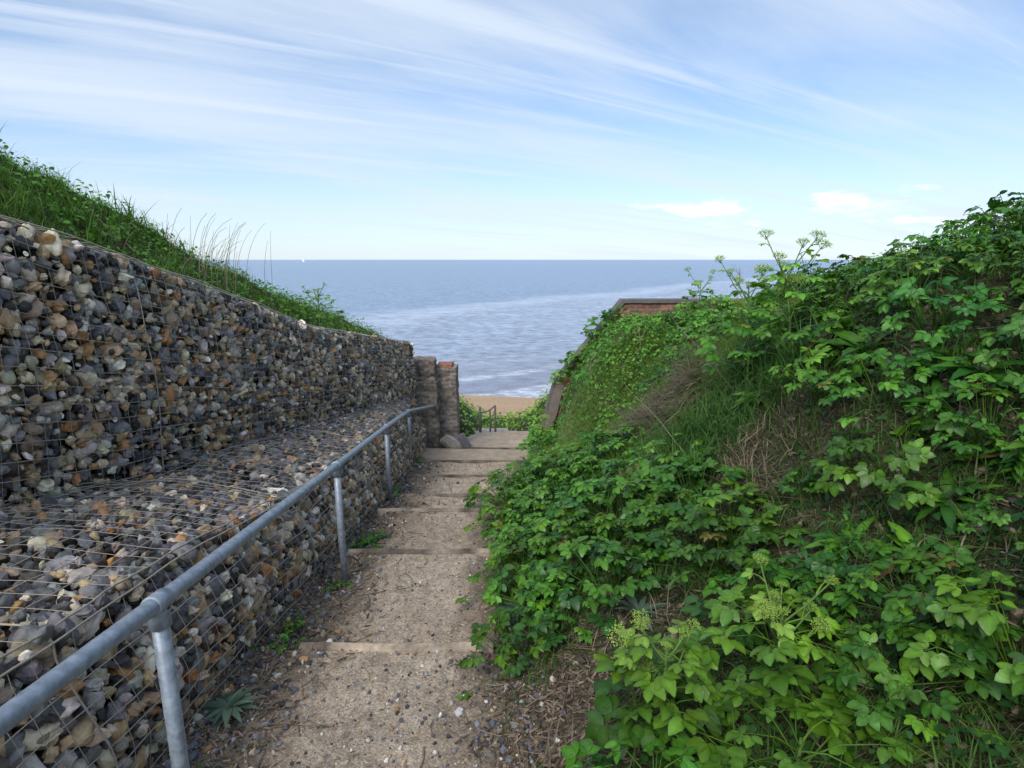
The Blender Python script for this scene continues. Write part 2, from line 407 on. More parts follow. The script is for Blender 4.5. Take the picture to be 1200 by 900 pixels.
# ------------------------------------------------------------------ gabions
CAM = np.array([0, 0, EYE]); PIT = R(12.1)
def proj_size(P, r):
    q = P - CAM; d = q[:, 1] * math.cos(PIT) - q[:, 2] * math.sin(PIT)
    v = q[:, 1] * math.sin(PIT) + q[:, 2] * math.cos(PIT)
    ok = (d > .3) & (abs(q[:, 0] / np.maximum(d, .1)) < .86) & (abs(v / np.maximum(d, .1)) < .64)
    return np.where(ok, r / np.maximum(d, .3), 0)
PAL = np.array([[.12, .125, .14], [.20, .20, .215], [.34, .33, .32], [.52, .46, .36], [.40, .30, .18], [.33, .18, .075], [.045, .045, .05], [.66, .62, .55], [.24, .19, .14], [.085, .08, .072]])
PW_UP = np.array([.13, .11, .10, .15, .15, .08, .11, .07, .08, .04]); PW_LOW = PW_UP
PW_LED = np.array([.28, .14, .05, .04, .06, .045, .2, .012, .08, .09])  # ledge mix: bluish grey put in for sky reflection, weighted dark
S2 = [stone_proto(2, 200 + i) for i in range(10)]; S3 = [stone_proto(3, 300 + i, 6) for i in range(12)]

def fill(surfs, big):
    """surfs: list of (fn(u,v)->(pos,normal), nu, nv, palette weights) -> positions, radii, colours, normals"""
    P = []; Rr = []; C = []
    for fn, lu, lv, pw in surfs:
        for layer in (0, 1):
            sp = (.056 if pw is not PW_LED else .051) if layer == 0 else .07
            nu, nv = int(lu / sp), max(2, int(lv / sp))
            u, v = np.meshgrid((np.arange(nu) + .5) / nu, (np.arange(nv) + .5) / nv, indexing='ij')
            u = (u + (np.arange(nv) % 2 * .5 / nu)[None] + rng.uniform(-.36, .36, u.shape) / nu).ravel(); v = (v + rng.uniform(-.36, .36, v.shape) / nv).ravel()
            p, n = fn(np.clip(u, 0, 1), np.clip(v, 0, 1))
            r = np.clip(rng.lognormal(math.log(.0305 if pw is not PW_LED else .028), .40, len(u)), .014, .068)
            off = (-.02 if layer == 0 else -.085) + rng.uniform(-.022, .012, len(u)) - (r - .04) * .7
            P.append(p + n * off[:, None]); Rr.append(r * (1 if layer == 0 else 1.15))
            ci = rng.choice(len(PAL), len(u), p=pw / pw.sum())
            C.append(PAL[ci] * np.array([.96, .89, .79]) * rng.uniform(.7, 1.3, (len(u), 1)) * rng.uniform(.93, 1.07, (len(u), 3)))
    return np.concatenate(P), np.concatenate(Rr), np.concatenate(C)

def gabion(root, surfs, cores, label_parts):
    P, Rr, C = fill(surfs, None)
    ps = proj_size(P, Rr) * 680
    order = np.argsort(-ps); top = order[:100]; rest = order[100:]
    rot = rand_rot(len(P))
    for i in top:
        a = Acc(); pr = S3[rng.integers(len(S3))]
        a.inst(pr, (rot[i] * Rr[i])[None], np.zeros((1, 3)), C[i][None])
        a.build('stone', M_stone, root, True, 50, P[i] - np.array(root.location))
    a = Acc(); o = np.array(root.location)
    kind = rng.integers(0, 10, len(P))
    hi = ps > 5.0
    for kx in range(10):
        m = rest[(kind[rest] == kx) & ~hi[rest]]; a.inst(S2[kx], rot[m] * Rr[m][:, None, None], P[m] - o, C[m])
        m = rest[(kind[rest] == kx) & hi[rest]]; a.inst(S3[kx], rot[m] * Rr[m][:, None, None], P[m] - o, C[m])
    for fn, nu, nv in cores:                      # near-black backing sheet, painting in the shade of gaps between facing stones
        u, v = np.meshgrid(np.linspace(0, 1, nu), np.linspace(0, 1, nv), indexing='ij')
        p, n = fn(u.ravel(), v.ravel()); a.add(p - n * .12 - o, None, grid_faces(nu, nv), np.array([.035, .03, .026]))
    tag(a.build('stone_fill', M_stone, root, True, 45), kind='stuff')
def wires(root, fn, lu, lv, sp, r=.0026, off=.022, wob=.022):
    a = Acc(); o = np.array(root.location); seg = .06
    nu, nv = int(lu / sp), int(lv / sp); s0 = rng.uniform(0, 100)
    def P(u, v):
        p, n = fn(u, v)
        w = fbm(u * lu * 2.2 + s0, v * lv * 2.2, 130, 3)
        p = p + n * (off + 1.6 * wob * w)[:, None]
        p[:, 2] += wob * 1.2 * fbm(u * lu * 1.5 + s0, v * lv * 1.5 + 9, 140, 3); p[:, 1] += wob * fbm(u * lu * 2, v * lv * 2 + 30, 150, 3)
        return p - o
    for j in range(nv + 1):
        u = np.linspace(0, 1, int(lu / seg)); tube(a, P(u, np.full_like(u, j / nv)), r * (1.9 if j in (0, nv) else 1), 4)
    for i in range(nu + 1):
        v = np.linspace(0, 1, max(3, int(lv / seg))); tube(a, P(np.full_like(v, i / nu), v), r * (1.9 if i % max(1, int(2.0 / sp)) == 0 else .62), 4)
    return a.build('wire_mesh', M_wire, root)

def up_face(u, v):
    y = .2 + u * 8.95; z0 = np.minimum(ledge(y) + .02, topz(y) - .3); z = z0 + (topz(y) - z0) * v
    x = xw(y) - .05 * v + .05 * np.sin(pi * v) + .03 * fbm(y * .8, v * 2, 160)
    n = np.tile(np.array([.98, -.19, .06]), (u.size, 1)); return np.stack([x, y, z], -1), n
def up_top(u, v):
    y = .2 + u * 8.95; x = xw(y) - .05 - .3 * v; z = topz(y) + .05 * v
    return np.stack([x, y, z], -1), np.tile(np.array([0, 0, 1.]), (u.size, 1))
def up_end(u, v):
    y = np.full(u.shape, 9.15); z = -.3 + (topz(9.15) + .3) * v; x = xw(y) - .4 * u
    return np.stack([x, y, z], -1), np.tile(np.array([0, 1., 0]), (u.size, 1))
YL0, YL1 = -.3, 9.1
def low_face(u, v):
    y = YL0 + u * (YL1 - YL0); g = path_z(np.full_like(y, -1.45), y) - .04 if False else gs(y) - .02
    z = g + (ledge(y) - g) * v
    x = -1.42 - .10 * v + .07 * np.sin(pi * np.clip(v * 1.1, 0, 1)) - .05 * smooth(7, 9, y) + .035 * fbm(y * .9, v * 2, 170)
    return np.stack([x, y, z], -1), np.tile(np.array([.98, 0, .15]), (u.size, 1))
def low_top(u, v):
    y = YL0 + u * (YL1 - YL0); x0 = -1.52 - .05 * smooth(7, 9, y); x1 = xw(y) - .02
    x = x0 + (np.minimum(x1, x0 - .05) - x0) * v; z = ledge(y) + .10 * v + .03 * fbm(y * 2, v * 3, 175)
    return np.stack([x, y, z], -1), np.tile(np.array([.05, 0, 1.]), (u.size, 1))
ug = empty('gabion', (-2.4, 5, .3)); tag(ug, 'upper set-back tier of the flint filled gabion wall, its sloping top under the grass', 'gabion', 'gabion tiers of the left wall')
gabion(ug, [(up_face, 9.1, 1.5, PW_UP), (up_top, 9.1, .3, PW_LED), (up_end, .4, 1.0, PW_UP)], [(up_face, 90, 12), (up_top, 90, 4), (up_end, 3, 3)], None)
wires(ug, up_face, 9.1, 1.4, .085); wires(ug, up_top, 9.1, .28, .085)
lg = empty('gabion', (-1.6, 4, -.2)); tag(lg, 'lower flint filled gabion tier beside the path, its flat ledge behind the handrail', 'gabion', 'gabion tiers of the left wall')
gabion(lg, [(low_face, 9.4, .85, PW_LOW), (low_top, 9.4, 1.0, PW_LED)], [(low_face, 90, 10), (low_top, 90, 8)], None)
wires(lg, low_face, 9.4, .85, .085, .0026, .034, .024); wires(lg, low_top, 9.4, .9, .1, .0026, .03, .02)

# bent wire stakes at the seaward end of the upper gabion
st = empty('wire_stake_fence', (-1.65, 9.05, .62)); tag(st, 'short dark wire stakes standing on the seaward end of the upper gabion', 'fence')
for dx, dy, h in ((0, 0, .13), (-.02, -.06, .11)):
    a = Acc(); tube(a, [(dx, dy, 0), (dx + .005, dy, h * .6), (dx, dy + .01, h)], .008, 6, (.05, .05, .055), True); a.build('stake', M_dead, st)
a = Acc(); tube(a, [(-.5, -1.2, .26), (-.3, -.8, .18), (-.12, -.3, .12), (0, 0, .09)], .004, 5, (.06, .06, .065)); a.build('wire', M_dead, st)

# ------------------------------------------------------------------ handrail
hr = empty('handrail', (-1.16, 3.64, -.17)); tag(hr, 'galvanised steel tube handrail on posts running down beside the gabion wall', 'handrail')
o = np.array(hr.location)
tops = np.array([(-.93, 0.0, 1.29), (-1.02, 1.5, 1.035), (-1.16, 3.64, .67), (-1.30, 5.77, .31), (-1.43, 7.75, -.045), (-1.235, 9.52, -.40)])
pts = []
for a_, b_ in zip(tops[:-1], tops[1:]):
    for t in np.linspace(0, 1, 10)[:-1]: pts.append(a_ + (b_ - a_) * t)
pts.append(tops[-1]); pts = np.array(pts)
a = Acc(); tube(a, pts - o, .0245, 16, cap=True); a.build('rail', M_steel, hr)
for k_, t in enumerate(tops[1:5]):
    a = Acc(); g = [.0, -.17, -.51, -.85][k_] - .12
    tube(a, np.array([(t[0] + .012, t[1], g), (t[0], t[1], (g + t[2]) / 2), (t[0], t[1], t[2] - .02)]) - o, .0235, 14, cap=True)
    po = a.build('post', M_steel, hr)
    dd = np.array([-.065, .98, -.168]); a = Acc(); tube(a, np.array([t - dd * .035, t - dd * .034, t + dd * .034, t + dd * .035]) - o, [.025, .031, .031, .025], 16, cap=True)
    tube(a, np.array([t + (0, 0, -.075), t + (0, 0, -.074), t + (0, 0, -.02)]) - o, [.024, .0305, .0305], 16)
    a.build('collar', M_steel, po)

# ------------------------------------------------------------------ masonry: pier, stub, slabs, wing wall
def rough_block(acc, lo, hi, col, n=9, amp=.02, seed=0, course=.075, mortar=.12):
    """a masonry block with uneven faces and brick courses pressed into it"""
    lo = np.array(lo, float); hi = np.array(hi, float)
    for ax in range(3):
        for sgn in (0, 1):
            u_, v_ = [i for i in range(3) if i != ax]
            nu = max(4, int((hi[u_] - lo[u_]) / .018)); nv = max(4, int((hi[v_] - lo[v_]) / .018))
            A, B = np.meshgrid(np.linspace(lo[u_], hi[u_], nu), np.linspace(lo[v_], hi[v_], nv), indexing='ij')
            P = np.zeros(A.shape + (3,)); P[..., u_] = A; P[..., v_] = B; P[..., ax] = hi[ax] if sgn else lo[ax]
            nn = np.stack([.5 * fbm(P[..., 1] * 6 + P[..., 2] * 5, P[..., 0] * 6 + P[..., 2] * 3, seed + i) + .5 * fbm(P[..., 1] * 17 + P[..., 2] * 21, P[..., 0] * 19 - P[..., 2] * 9, seed + i + 5) for i in range(3)], -1)
            P2 = P + nn * amp
            zc = P[..., 2] / course; row = np.floor(zc)
            along = (P[..., 0] + P[..., 1]) / (course * 2.9) + .5 * (row % 2)
            mor = np.maximum(np.exp(-((zc - np.round(zc)) / .10) ** 2), np.exp(-((along - np.round(along)) / .05) ** 2))
            if course > 0:
                out = np.zeros(3); out[ax] = 1 if sgn else -1
                P2 = P2 - out * (mor * .012)[..., None]
            hsh = _hash(np.floor(along).astype(np.int64), row.astype(np.int64), seed)
            c_ = np.asarray(col)[None, None] * (.65 + .7 * hsh[..., None])
            mc = np.array([.30, .27, .24]); kk = (mor * mortar)[..., None] if course > 0 else 0
            c_ = c_ * (1 - kk) + mc * kk
            fq = grid_faces(nu, nv)
            if (sgn == 0) ^ (ax == 1): fq = fq[:, ::-1]
            acc.add(P2.reshape(-1, 3), None, fq, c_.reshape(-1, 3))
pr = empty('gate_pier', (-1.1, 9.7, -1.2)); tag(pr, 'weathered brick and render pier at the seaward end of the left wall', 'pier')
a = Acc(); rough_block(a, (-.17, -.18, -.15), (.17, .2, 1.44), (.20, .165, .13), seed=400, mortar=.55, amp=.035); a.build('shaft', M_brick, pr)
a = Acc(); rough_block(a, (-.15, -.13, 1.42), (.09, .13, 1.485), (.23, .10, .06), seed=410, amp=.03); a.build('broken_brick_top', M_brick, pr)
sw = empty('stub_wall', (-1.42, 9.45, -1.2)); tag(sw, 'crumbling masonry stub between the gabions and the seaward pier', 'wall')
a = Acc(); rough_block(a, (-.25, -.25, -.1), (.205, .3, 1.25), (.165, .14, .11), seed=420, amp=.055, course=.11, mortar=.3); a.build('lower_courses', M_brick, sw)
a = Acc(); rough_block(a, (-.2, -.18, 1.22), (.15, .22, 1.60), (.185, .145, .115), seed=430, amp=.06, course=.11, mortar=.3); a.build('upper_courses', M_brick, sw)
def slab_rock(loc, dim, rot, seed, col, label):
    r = np.random.default_rng(seed); v, t = ico(4); v = v.copy()
    m = np.abs(v).max(1); v = v / m[:, None]                                    # cube-like slab, then chipped corners
    for _ in range(9):
        n = r.normal(size=3); n /= np.linalg.norm(n); d = r.uniform(.95, 1.3); v -= np.maximum(v @ n - d, 0)[:, None] * n
    v += .02 * r.normal(size=v.shape); v = v * np.array(dim) * .8
    a = Acc(); a.add(v, t, None, col)
    ob = a.build('slab_rock', M_stone, None, True, 30, loc); ob.rotation_euler = rot
    tag(ob, label, 'rock', 'broken slabs at the foot of the pier')
slab_rock((-1.0, 9.12, -.95), (.21, .08, .12), (R(8), R(38), R(15)), 31, (.30, .27, .23), 'pale broken slab leaning at the foot of the seaward pier, nearer the viewer')
slab_rock((-.86, 9.35, -1.02), (.17, .10, .16), (R(-10), R(62), R(10)), 37, (.14, .13, .13), 'dark broken slab behind the pale one at the pier foot')

ww = empty('wing_wall', (.75, 10.45, -1.2)); tag(ww, 'brick wing wall with concrete coping showing above the green right bank', 'wall')
prof = np.array([(-.10, -.3), (-.14, .0), (.10, .95), (1.27, 2.42), (6.0, 2.42), (6.0, -.3)])
def wall_part(off, y0, y1, nm, brick, ins):
    a = Acc()
    nx, nz = 200, 90
    xs_ = np.linspace(-.14, 6, nx); 
    top = np.interp(xs_, [-.14, .10, 1.27, 6], [.02, .95, 2.42, 2.42])
    for yv, fl in ((y0, False), (y1, True)):
        u, v = np.meshgrid(xs_, np.linspace(0, 1, nz), indexing='ij'); z = -.3 + (top[:, None] + .3) * v
        zc = z / .075; row = np.floor(zc); al = u / .225 + .5 * (row % 2)
        mor = np.maximum(np.exp(-((zc - np.round(zc)) / .1) ** 2), np.exp(-((al - np.round(al)) / .04) ** 2))
        hs = _hash(np.floor(al).astype(np.int64), row.astype(np.int64), 77)[..., None]
        c_ = np.array([.215, .098, .062]) * (.5 + 1.0 * hs); mk = mor[..., None] * .6; c_ = c_ * (1 - mk) + np.array([.26, .23, .2]) * mk
        q = grid_faces(nx, nz); q = q[:, ::-1] if fl else q
        a.add(np.stack([u, yv + (.006 if not fl else -.006) * mor + .01 * fbm(u * 4, z * 4, 180), z], -1).reshape(-1, 3), None, q, c_.reshape(-1, 3))
    a.add([(-.14, y0, -.3), (-.14, y1, -.3), (-.14, y1, .02), (-.14, y0, .02)], None, [(0, 1, 2, 3)], (.2, .18, .16))
    return a
wall_part(0, 0, .3, 'brickwork', True, 0).build('brickwork', M_brick, ww)
a = Acc()
cp = np.array([(-.16, -.3), (-.16, .03), (.09, .97), (1.26, 2.44), (6, 2.44)]); nrm = np.array([(-1, 0), (-.97, .2), (-.85, .45), (-.4, .95), (0, 1)])
th = .065
sec = []
for (x_, z_), (nx_, nz_) in zip(cp, nrm):
    sec.append([(x_, -.03, z_), (x_, .33, z_), (x_ + nx_ * th, .33, z_ + nz_ * th), (x_ + nx_ * th, -.03, z_ + nz_ * th)])
V = np.array(sec).reshape(-1, 3); q = []
for i in range(4):
    for k_ in range(4): q.append((i*4+k_, (i+1)*4+k_, (i+1)*4+(k_+1) % 4, i*4+(k_+1) % 4))
q += [(0, 1, 2, 3), (19, 18, 17, 16)]
a.add(V, None, q, (.135, .115, .10)); a.build('coping', M_concrete, ww, False)
a = Acc(); zz_ = np.linspace(-.35, .95, 30); lx_ = np.interp(zz_, [-.35, 0, .95], [-.20, -.185, .035]) + .015 * fbm(zz_ * 5, zz_ * 0, 260); rx_ = lx_ + .17 + .02 * fbm(zz_ * 4, zz_ * 0 + 4, 262)
V = np.stack([np.stack([lx_, zz_ * 0 - .065, zz_], -1), np.stack([rx_, zz_ * 0 - .065, zz_], -1), np.stack([rx_, zz_ * 0 + .36, zz_], -1), np.stack([lx_, zz_ * 0 + .36, zz_], -1)], 1)
a.add(V.reshape(-1, 3), None, [(i*4+k_, i*4+(k_+1) % 4, (i+1)*4+(k_+1) % 4, (i+1)*4+k_) for i in range(29) for k_ in range(4)] + [(116, 117, 118, 119)], (.19, .155, .13))
a.build('wall_end', M_concrete, ww, False)

# lower railing beyond the landing
lr = empty('lower_railing', (-.45, 10.95, -1.45)); tag(lr, 'small rusty railing at the far end of the landing above the beach', 'railing')
for x_, y_, h, r_ in ((-.18, .1, .62, .026), (.02, .0, .60, .018), (.12, .05, .66, .02)):
    a = Acc(); tube(a, [(x_, y_, -.2), (x_ + .005, y_, h * .5), (x_, y_, h)], r_, 8, (.16, .13, .11), True); a.build('post', M_dead, lr)
a = Acc(); tube(a, [(-.18, .1, .50), (-.09, .05, .53), (.02, 0, .58), (.12, .05, .66), (.12, .06, .66)], .014, 8, (.13, .12, .12), True); a.build('rail', M_dead, lr)

# sailing boat near the horizon
sb = empty('sailing_boat', (-880, 2500, -7)); tag(sb, 'tiny white sailing boat far out near the horizon on the left', 'boat')
a = Acc(); s_ = np.array([(-5, 0), (-3, 1.4), (2, 1.5), (5.5, 0), (2, -1.5), (-3, -1.4)])
V = np.concatenate([np.c_[s_ * .85, np.full(6, -.3)], np.c_[s_, np.full(6, 1.3)]])
a.add(V, None, [(i, (i+1) % 6, 6 + (i+1) % 6, 6 + i) for i in range(6)] + [(6, 7, 8, 9), (9, 10, 11, 6)]); a.build('hull', M_paint, sb, False)
a = Acc(); tube(a, [(.5, 0, 1), (.5, 0, 15)], .1, 6); a.build('mast', M_paint, sb)
a = Acc(); a.add([(.3, 0, 2.2), (-4.5, .6, 2.2), (-2.6, .5, 8), (.3, 0, 14.5), (.3, .04, 2.2), (-4.5, .64, 2.2), (-2.6, .54, 8), (.3, .04, 14.5)], None, [(0, 1, 2, 3), (7, 6, 5, 4), (0, 1, 5, 4), (1, 2, 6, 5), (2, 3, 7, 6)]); a.build('mainsail', M_paint, sb, False)
a = Acc(); a.add([(.7, 0, 13), (5.2, 0, 1.6), (1.2, .6, 2.4), (.7, .04, 13), (5.2, .04, 1.6), (1.2, .64, 2.4)], [(0, 1, 2), (5, 4, 3)], [(0, 1, 4, 3), (1, 2, 5, 4)]); a.build('jib', M_paint, sb, False)

# ------------------------------------------------------------------ plants
def leaflet_proto(w=.72, curl=.25, fold=.22):
    mt = np.array([0, .3, .62, 1.0]); st_ = np.array([.14, .42, .72]); sw_ = np.array([.72, 1.0, .62]) * w / 2
    mid = np.stack([mt, 0 * mt, -curl * mt ** 2], -1)
    lf = np.stack([st_, sw_, fold * sw_ - curl * st_ ** 2], -1); rt = lf * [1, -1, 1]
    v = np.concatenate([mid, lf, rt])             # 0-3 mid, 4-6 left, 7-9 right
    t = np.array([(0, 1, 4), (2, 3, 6), (0, 7, 1), (2, 9, 3)]); q = np.array([(1, 2, 5, 4), (1, 7, 8, 2)])
    t = np.concatenate([t, [(2, 6, 5), (2, 8, 9)]])
    c_ = np.ones((10, 3)); c_[:4] = 1.12
    return (v, t, q, c_)
LFS = [leaflet_proto(.74, .22, .2), leaflet_proto(.8, .35, .3), leaflet_proto(.66, .1, .12)]
def fine_leaflet(w=.8, curl=.25, fold=.2, seed=0):
    r = np.random.default_rng(seed)
    st_ = np.array([.03, .13, .22, .33, .44, .56, .67, .79, .88, .96]); sw_ = np.array([.28, .70, .80, 1.0, .93, .99, .80, .70, .42, .24]) * w / 2
    n = len(st_); mt = np.concatenate([[0], st_, [1.0]])
    mid = np.stack([mt, 0 * mt, -curl * mt ** 2], -1)
    def side(sg):
        q_ = sw_ * r.uniform(.93, 1.07, n)
        return np.stack([st_ - .02 * (np.arange(n) % 2), sg * q_, fold * q_ - curl * st_ ** 2 + .02 * np.sin(st_ * 9 + seed + sg) - .25 * q_ ** 2], -1)
    v = np.concatenate([mid, side(1), side(-1)]); m0 = n + 2; t = []; q = []
    for o_, sg in ((m0, 1), (m0 + n, -1)):
        tr = [(0, 1, o_), (n, n + 1, o_ + n - 1)]; qq = [(i + 1, i + 2, o_ + i + 1, o_ + i) for i in range(n - 1)]
        t += tr if sg > 0 else [x[::-1] for x in tr]; q += qq if sg > 0 else [x[::-1] for x in qq]
    c_ = np.ones((len(v), 3)); c_[:m0] = 1.4
    return (v, np.array(t), np.array(q), c_)
LF = [fine_leaflet(.70, .22, .22, 1), fine_leaflet(.76, .42, .34, 2), fine_leaflet(.62, .12, .15, 3)]
LONG = leaflet_proto(.24, .5, .5)
def add_leaf(acc, r, base, tip, size, col, up=(0, 0, 1), groups=3):
    """compound leaf: petiole from base to tip, then three groups of three leaflets"""
    base = np.array(base, float); tip = np.array(tip, float)
    d = tip - base; hd = np.array([d[0], d[1], 0]); n_ = np.linalg.norm(hd)
    hd = hd / n_ if n_ > 1e-4 else np.array([1., 0, 0])
    midp = (base + tip) / 2 + np.array([0, 0, .12 * np.linalg.norm(d)])
    tube(acc, [base, midp, tip], [.004, .003, .002], 3, np.array(col) * [1.1, 1.05, .9])
    fwd = hd + np.array([0, 0, r.uniform(-.35, .3)]); nrm_ = np.array(up) + r.normal(size=3) * .28
    F = frame(fwd, nrm_)
    spec = [(0, 0.0)] if groups == 1 else [(0, 0.55), (1.05, .30), (-1.05, .30)]
    for ga, gl in spec:
        gd = F @ np.array([math.cos(ga), math.sin(ga), 0]); gp = tip + gd * size * gl * 1.3
        if gl: tube(acc, [tip, gp], [.002, .0015], 3, col)
        for la, ls in ((0, 1.0), (1.0, .82), (-1.0, .82)):
            A = ga + la + r.uniform(-.15, .15)
            ld = F @ np.array([math.cos(A), math.sin(A), r.uniform(-.25, .15)])
            M = frame(ld, F[:, 2] + r.normal(size=3) * .18) * (size * ls * r.uniform(.85, 1.15))
            acc.inst(LF[r.integers(3)], M[None], (gp + ld * size * .05)[None], (np.array(col) * r.uniform(.85, 1.18) * np.array([r.uniform(.9, 1.1), 1, 1]))[None])
G1 = np.array([.022, .080, .008]); G2 = np.array([.085, .200, .013]); G3 = np.array([.015, .055, .010]); GY_ = np.array([.22, .32, .05])
def clump_mesh(seed, n=20, Rr=.30, H=.26, size=.062, cA=G1, cB=G2):
    r = np.random.default_rng(seed); a = Acc()
    for i in range(n):
        az = r.uniform(0, 2 * pi); q = math.sqrt((i + .5) / n)
        rad = Rr * q * r.uniform(.8, 1.1); h = H * (1.05 - .65 * q * q) * r.uniform(.8, 1.15)
        col = cA + (cB - cA) * r.random() ** 1.5
        if r.random() < .018: col = np.array([.15, .145, .03]) * r.uniform(.5, 1.1)
        b = np.array([math.cos(az) * .03, math.sin(az) * .03, -.04])
        add_leaf(a, r, b, (math.cos(az) * rad, math.sin(az) * rad, h), size * r.uniform(.8, 1.2), col)
    return a.mesh('leafy_clump', M_leaf)
CL = [clump_mesh(500 + i, 26, .30, .27, .052) for i in range(5)] + [clump_mesh(520 + i, 16, .20, .17, .042) for i in range(3)] + \
     [clump_mesh(540 + i, 34, .40, .33, .056, G1, G2 * .9) for i in range(2)] + \
     [clump_mesh(560 + i, 24, .30, .24, .055, G1 * 1.7, np.array([.12, .30, .025])) for i in range(4)] + [clump_mesh(570 + i, 16, .20, .17, .045, G1 * 1.5, np.array([.13, .29, .03])) for i in range(2)]  # brighter copies: sunlight on the far bank put into the leaf colours

def slope_n(x, y):
    e = .12; return np.array([-(height(x + e, y) - height(x - e, y)) / (2 * e), -(height(x, y + e) - height(x, y - e)) / (2 * e), 1.0])
def orient(o, x, y, rz, k=.5):
    from mathutils import Vector, Matrix
    n = Vector(slope_n(x, y)); n.normalize(); n = (n * k + Vector((0, 0, 1 - k))).normalized()
    o.rotation_mode = 'QUATERNION'
    from mathutils import Quaternion
    o.rotation_quaternion = Vector((0, 0, 1)).rotation_difference(n) @ Quaternion((0, 0, 1), rz)

# bare / dead-grass places on the bank (x, y, rx, ry)
BARE = [(1.75, 5.5, .50, 1.05), (1.5, 3.5, .34, .5), (1.15, 4.45, .36, .32), (.80, 2.32, .30, .22), (1.35, 2.6, .3, .25), (.85, 7.2, .3, .55), (.22, 1.95, .40, .62), (.62, 2.55, .25, .18), (.75, 5.9, .3, .3)]
def bare(x, y, k=1.0):
    m = 0
    for bx, by, rx, ry in BARE: m = m + np.exp(-((x - bx) / (rx * k)) ** 2 - ((y - by) / (ry * k)) ** 2)
    return m
def grassy(x, y):
    d = x - xr(y)          # rough grass on the steep face in the middle of the bank, leafy plants below, above and beyond it
    return np.maximum(smooth(5.4, 6.2, y) * (1 - smooth(8.0, 8.8, y)) * smooth(.25, .5, d) * (1 - smooth(1.5, 2.3, d)),
                      .85 * smooth(4.3, 5.0, y) * (1 - smooth(6.5, 7.2, y)) * smooth(1.0, 1.3, d) * (1 - smooth(2.3, 2.8, d)))
placed = []
def try_place(n, x0, x1, y0, y1, dmin, dmax, sep, fn, tries=40):
    cnt = 0
    for _ in range(n * tries):
        y = random.uniform(y0, y1); d = random.uniform(dmin, dmax); x = float(xr(y)) + d
        if not (x0 < x < x1): continue
        if bare(x, y) > .45 or grassy(x, y) > random.random() * .8 + .1: continue
        s = sep * (.75 + .5 * random.random())
        if any((x - a) ** 2 + (y - b) ** 2 < ((s + c) / 2) ** 2 for a, b, c in placed): continue
        placed.append((x, y, s)); fn(x, y); cnt += 1
        if cnt >= n: break
    return cnt
def clump_at(group, label, kinds, smin, smax, sink=.02):
    def f(x, y):
        o_ = link('leafy_clump', CL[random.choice(kinds)], None, (x, y, float(height(x, y)) - sink))
        orient(o_, x, y, random.uniform(0, 6.28), .55); o_.scale = (random.uniform(smin, smax) * (.8 if y > 8.6 else 1),) * 3
        tag(o_, label, 'plant', group)
    return f
# hand placed single plants are reserved first so that the clumps keep clear of them
SPEC = [(.52, 1.72, .50), (.98, 1.88, .60), (.42, 1.42, .3), (.85, 1.45, .4), (1.74, 4.2, .25), (2.0, 4.15, .25), (.42, 7.95, .3), (2.95, 9.2, .3)]
placed += [(x, y, s) for x, y, s in SPEC]
n1 = try_place(60, -.1, 2.6, 2.45, 5.6, .10, 1.35, .30, clump_at('leafy clumps along the lower right bank', 'glossy green leafy clump among its like low on the right bank beside the path', [0, 1, 2, 3, 4, 8, 9], .75, 1.15))
n2 = try_place(72, .3, 3.4, 1.5, 5.6, .6, 3.1, .30, clump_at('leafy clumps on the upper near right bank', 'green leafy clump among its like high on the near right bank', [0, 1, 2, 3, 4, 5, 6], .7, 1.1))
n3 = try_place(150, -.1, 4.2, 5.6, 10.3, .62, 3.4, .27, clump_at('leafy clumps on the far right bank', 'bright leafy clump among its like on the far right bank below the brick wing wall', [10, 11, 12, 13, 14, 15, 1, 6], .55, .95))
n4 = try_place(30, 2.4, 7, .4, 5, 2.3, 5.5, .5, clump_at('leafy clumps at the top of the right bank', 'leafy clump among its like along the top of the right bank', [0, 1, 2, 8, 9], .9, 1.3))
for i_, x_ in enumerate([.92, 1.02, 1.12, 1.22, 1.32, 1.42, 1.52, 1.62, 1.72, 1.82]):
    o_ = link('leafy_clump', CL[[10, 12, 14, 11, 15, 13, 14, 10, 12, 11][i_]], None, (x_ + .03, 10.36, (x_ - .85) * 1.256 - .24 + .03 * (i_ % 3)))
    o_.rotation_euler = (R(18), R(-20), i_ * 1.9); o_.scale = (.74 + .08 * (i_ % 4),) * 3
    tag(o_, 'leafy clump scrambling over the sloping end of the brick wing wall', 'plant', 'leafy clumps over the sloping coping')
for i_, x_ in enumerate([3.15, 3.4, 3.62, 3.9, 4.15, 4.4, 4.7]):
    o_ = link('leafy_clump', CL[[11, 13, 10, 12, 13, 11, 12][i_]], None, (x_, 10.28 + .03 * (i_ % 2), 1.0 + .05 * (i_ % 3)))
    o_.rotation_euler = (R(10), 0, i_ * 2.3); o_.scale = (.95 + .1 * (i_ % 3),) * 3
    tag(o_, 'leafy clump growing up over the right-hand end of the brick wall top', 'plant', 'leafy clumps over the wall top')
print('clumps', n1, n2, n3, n4)

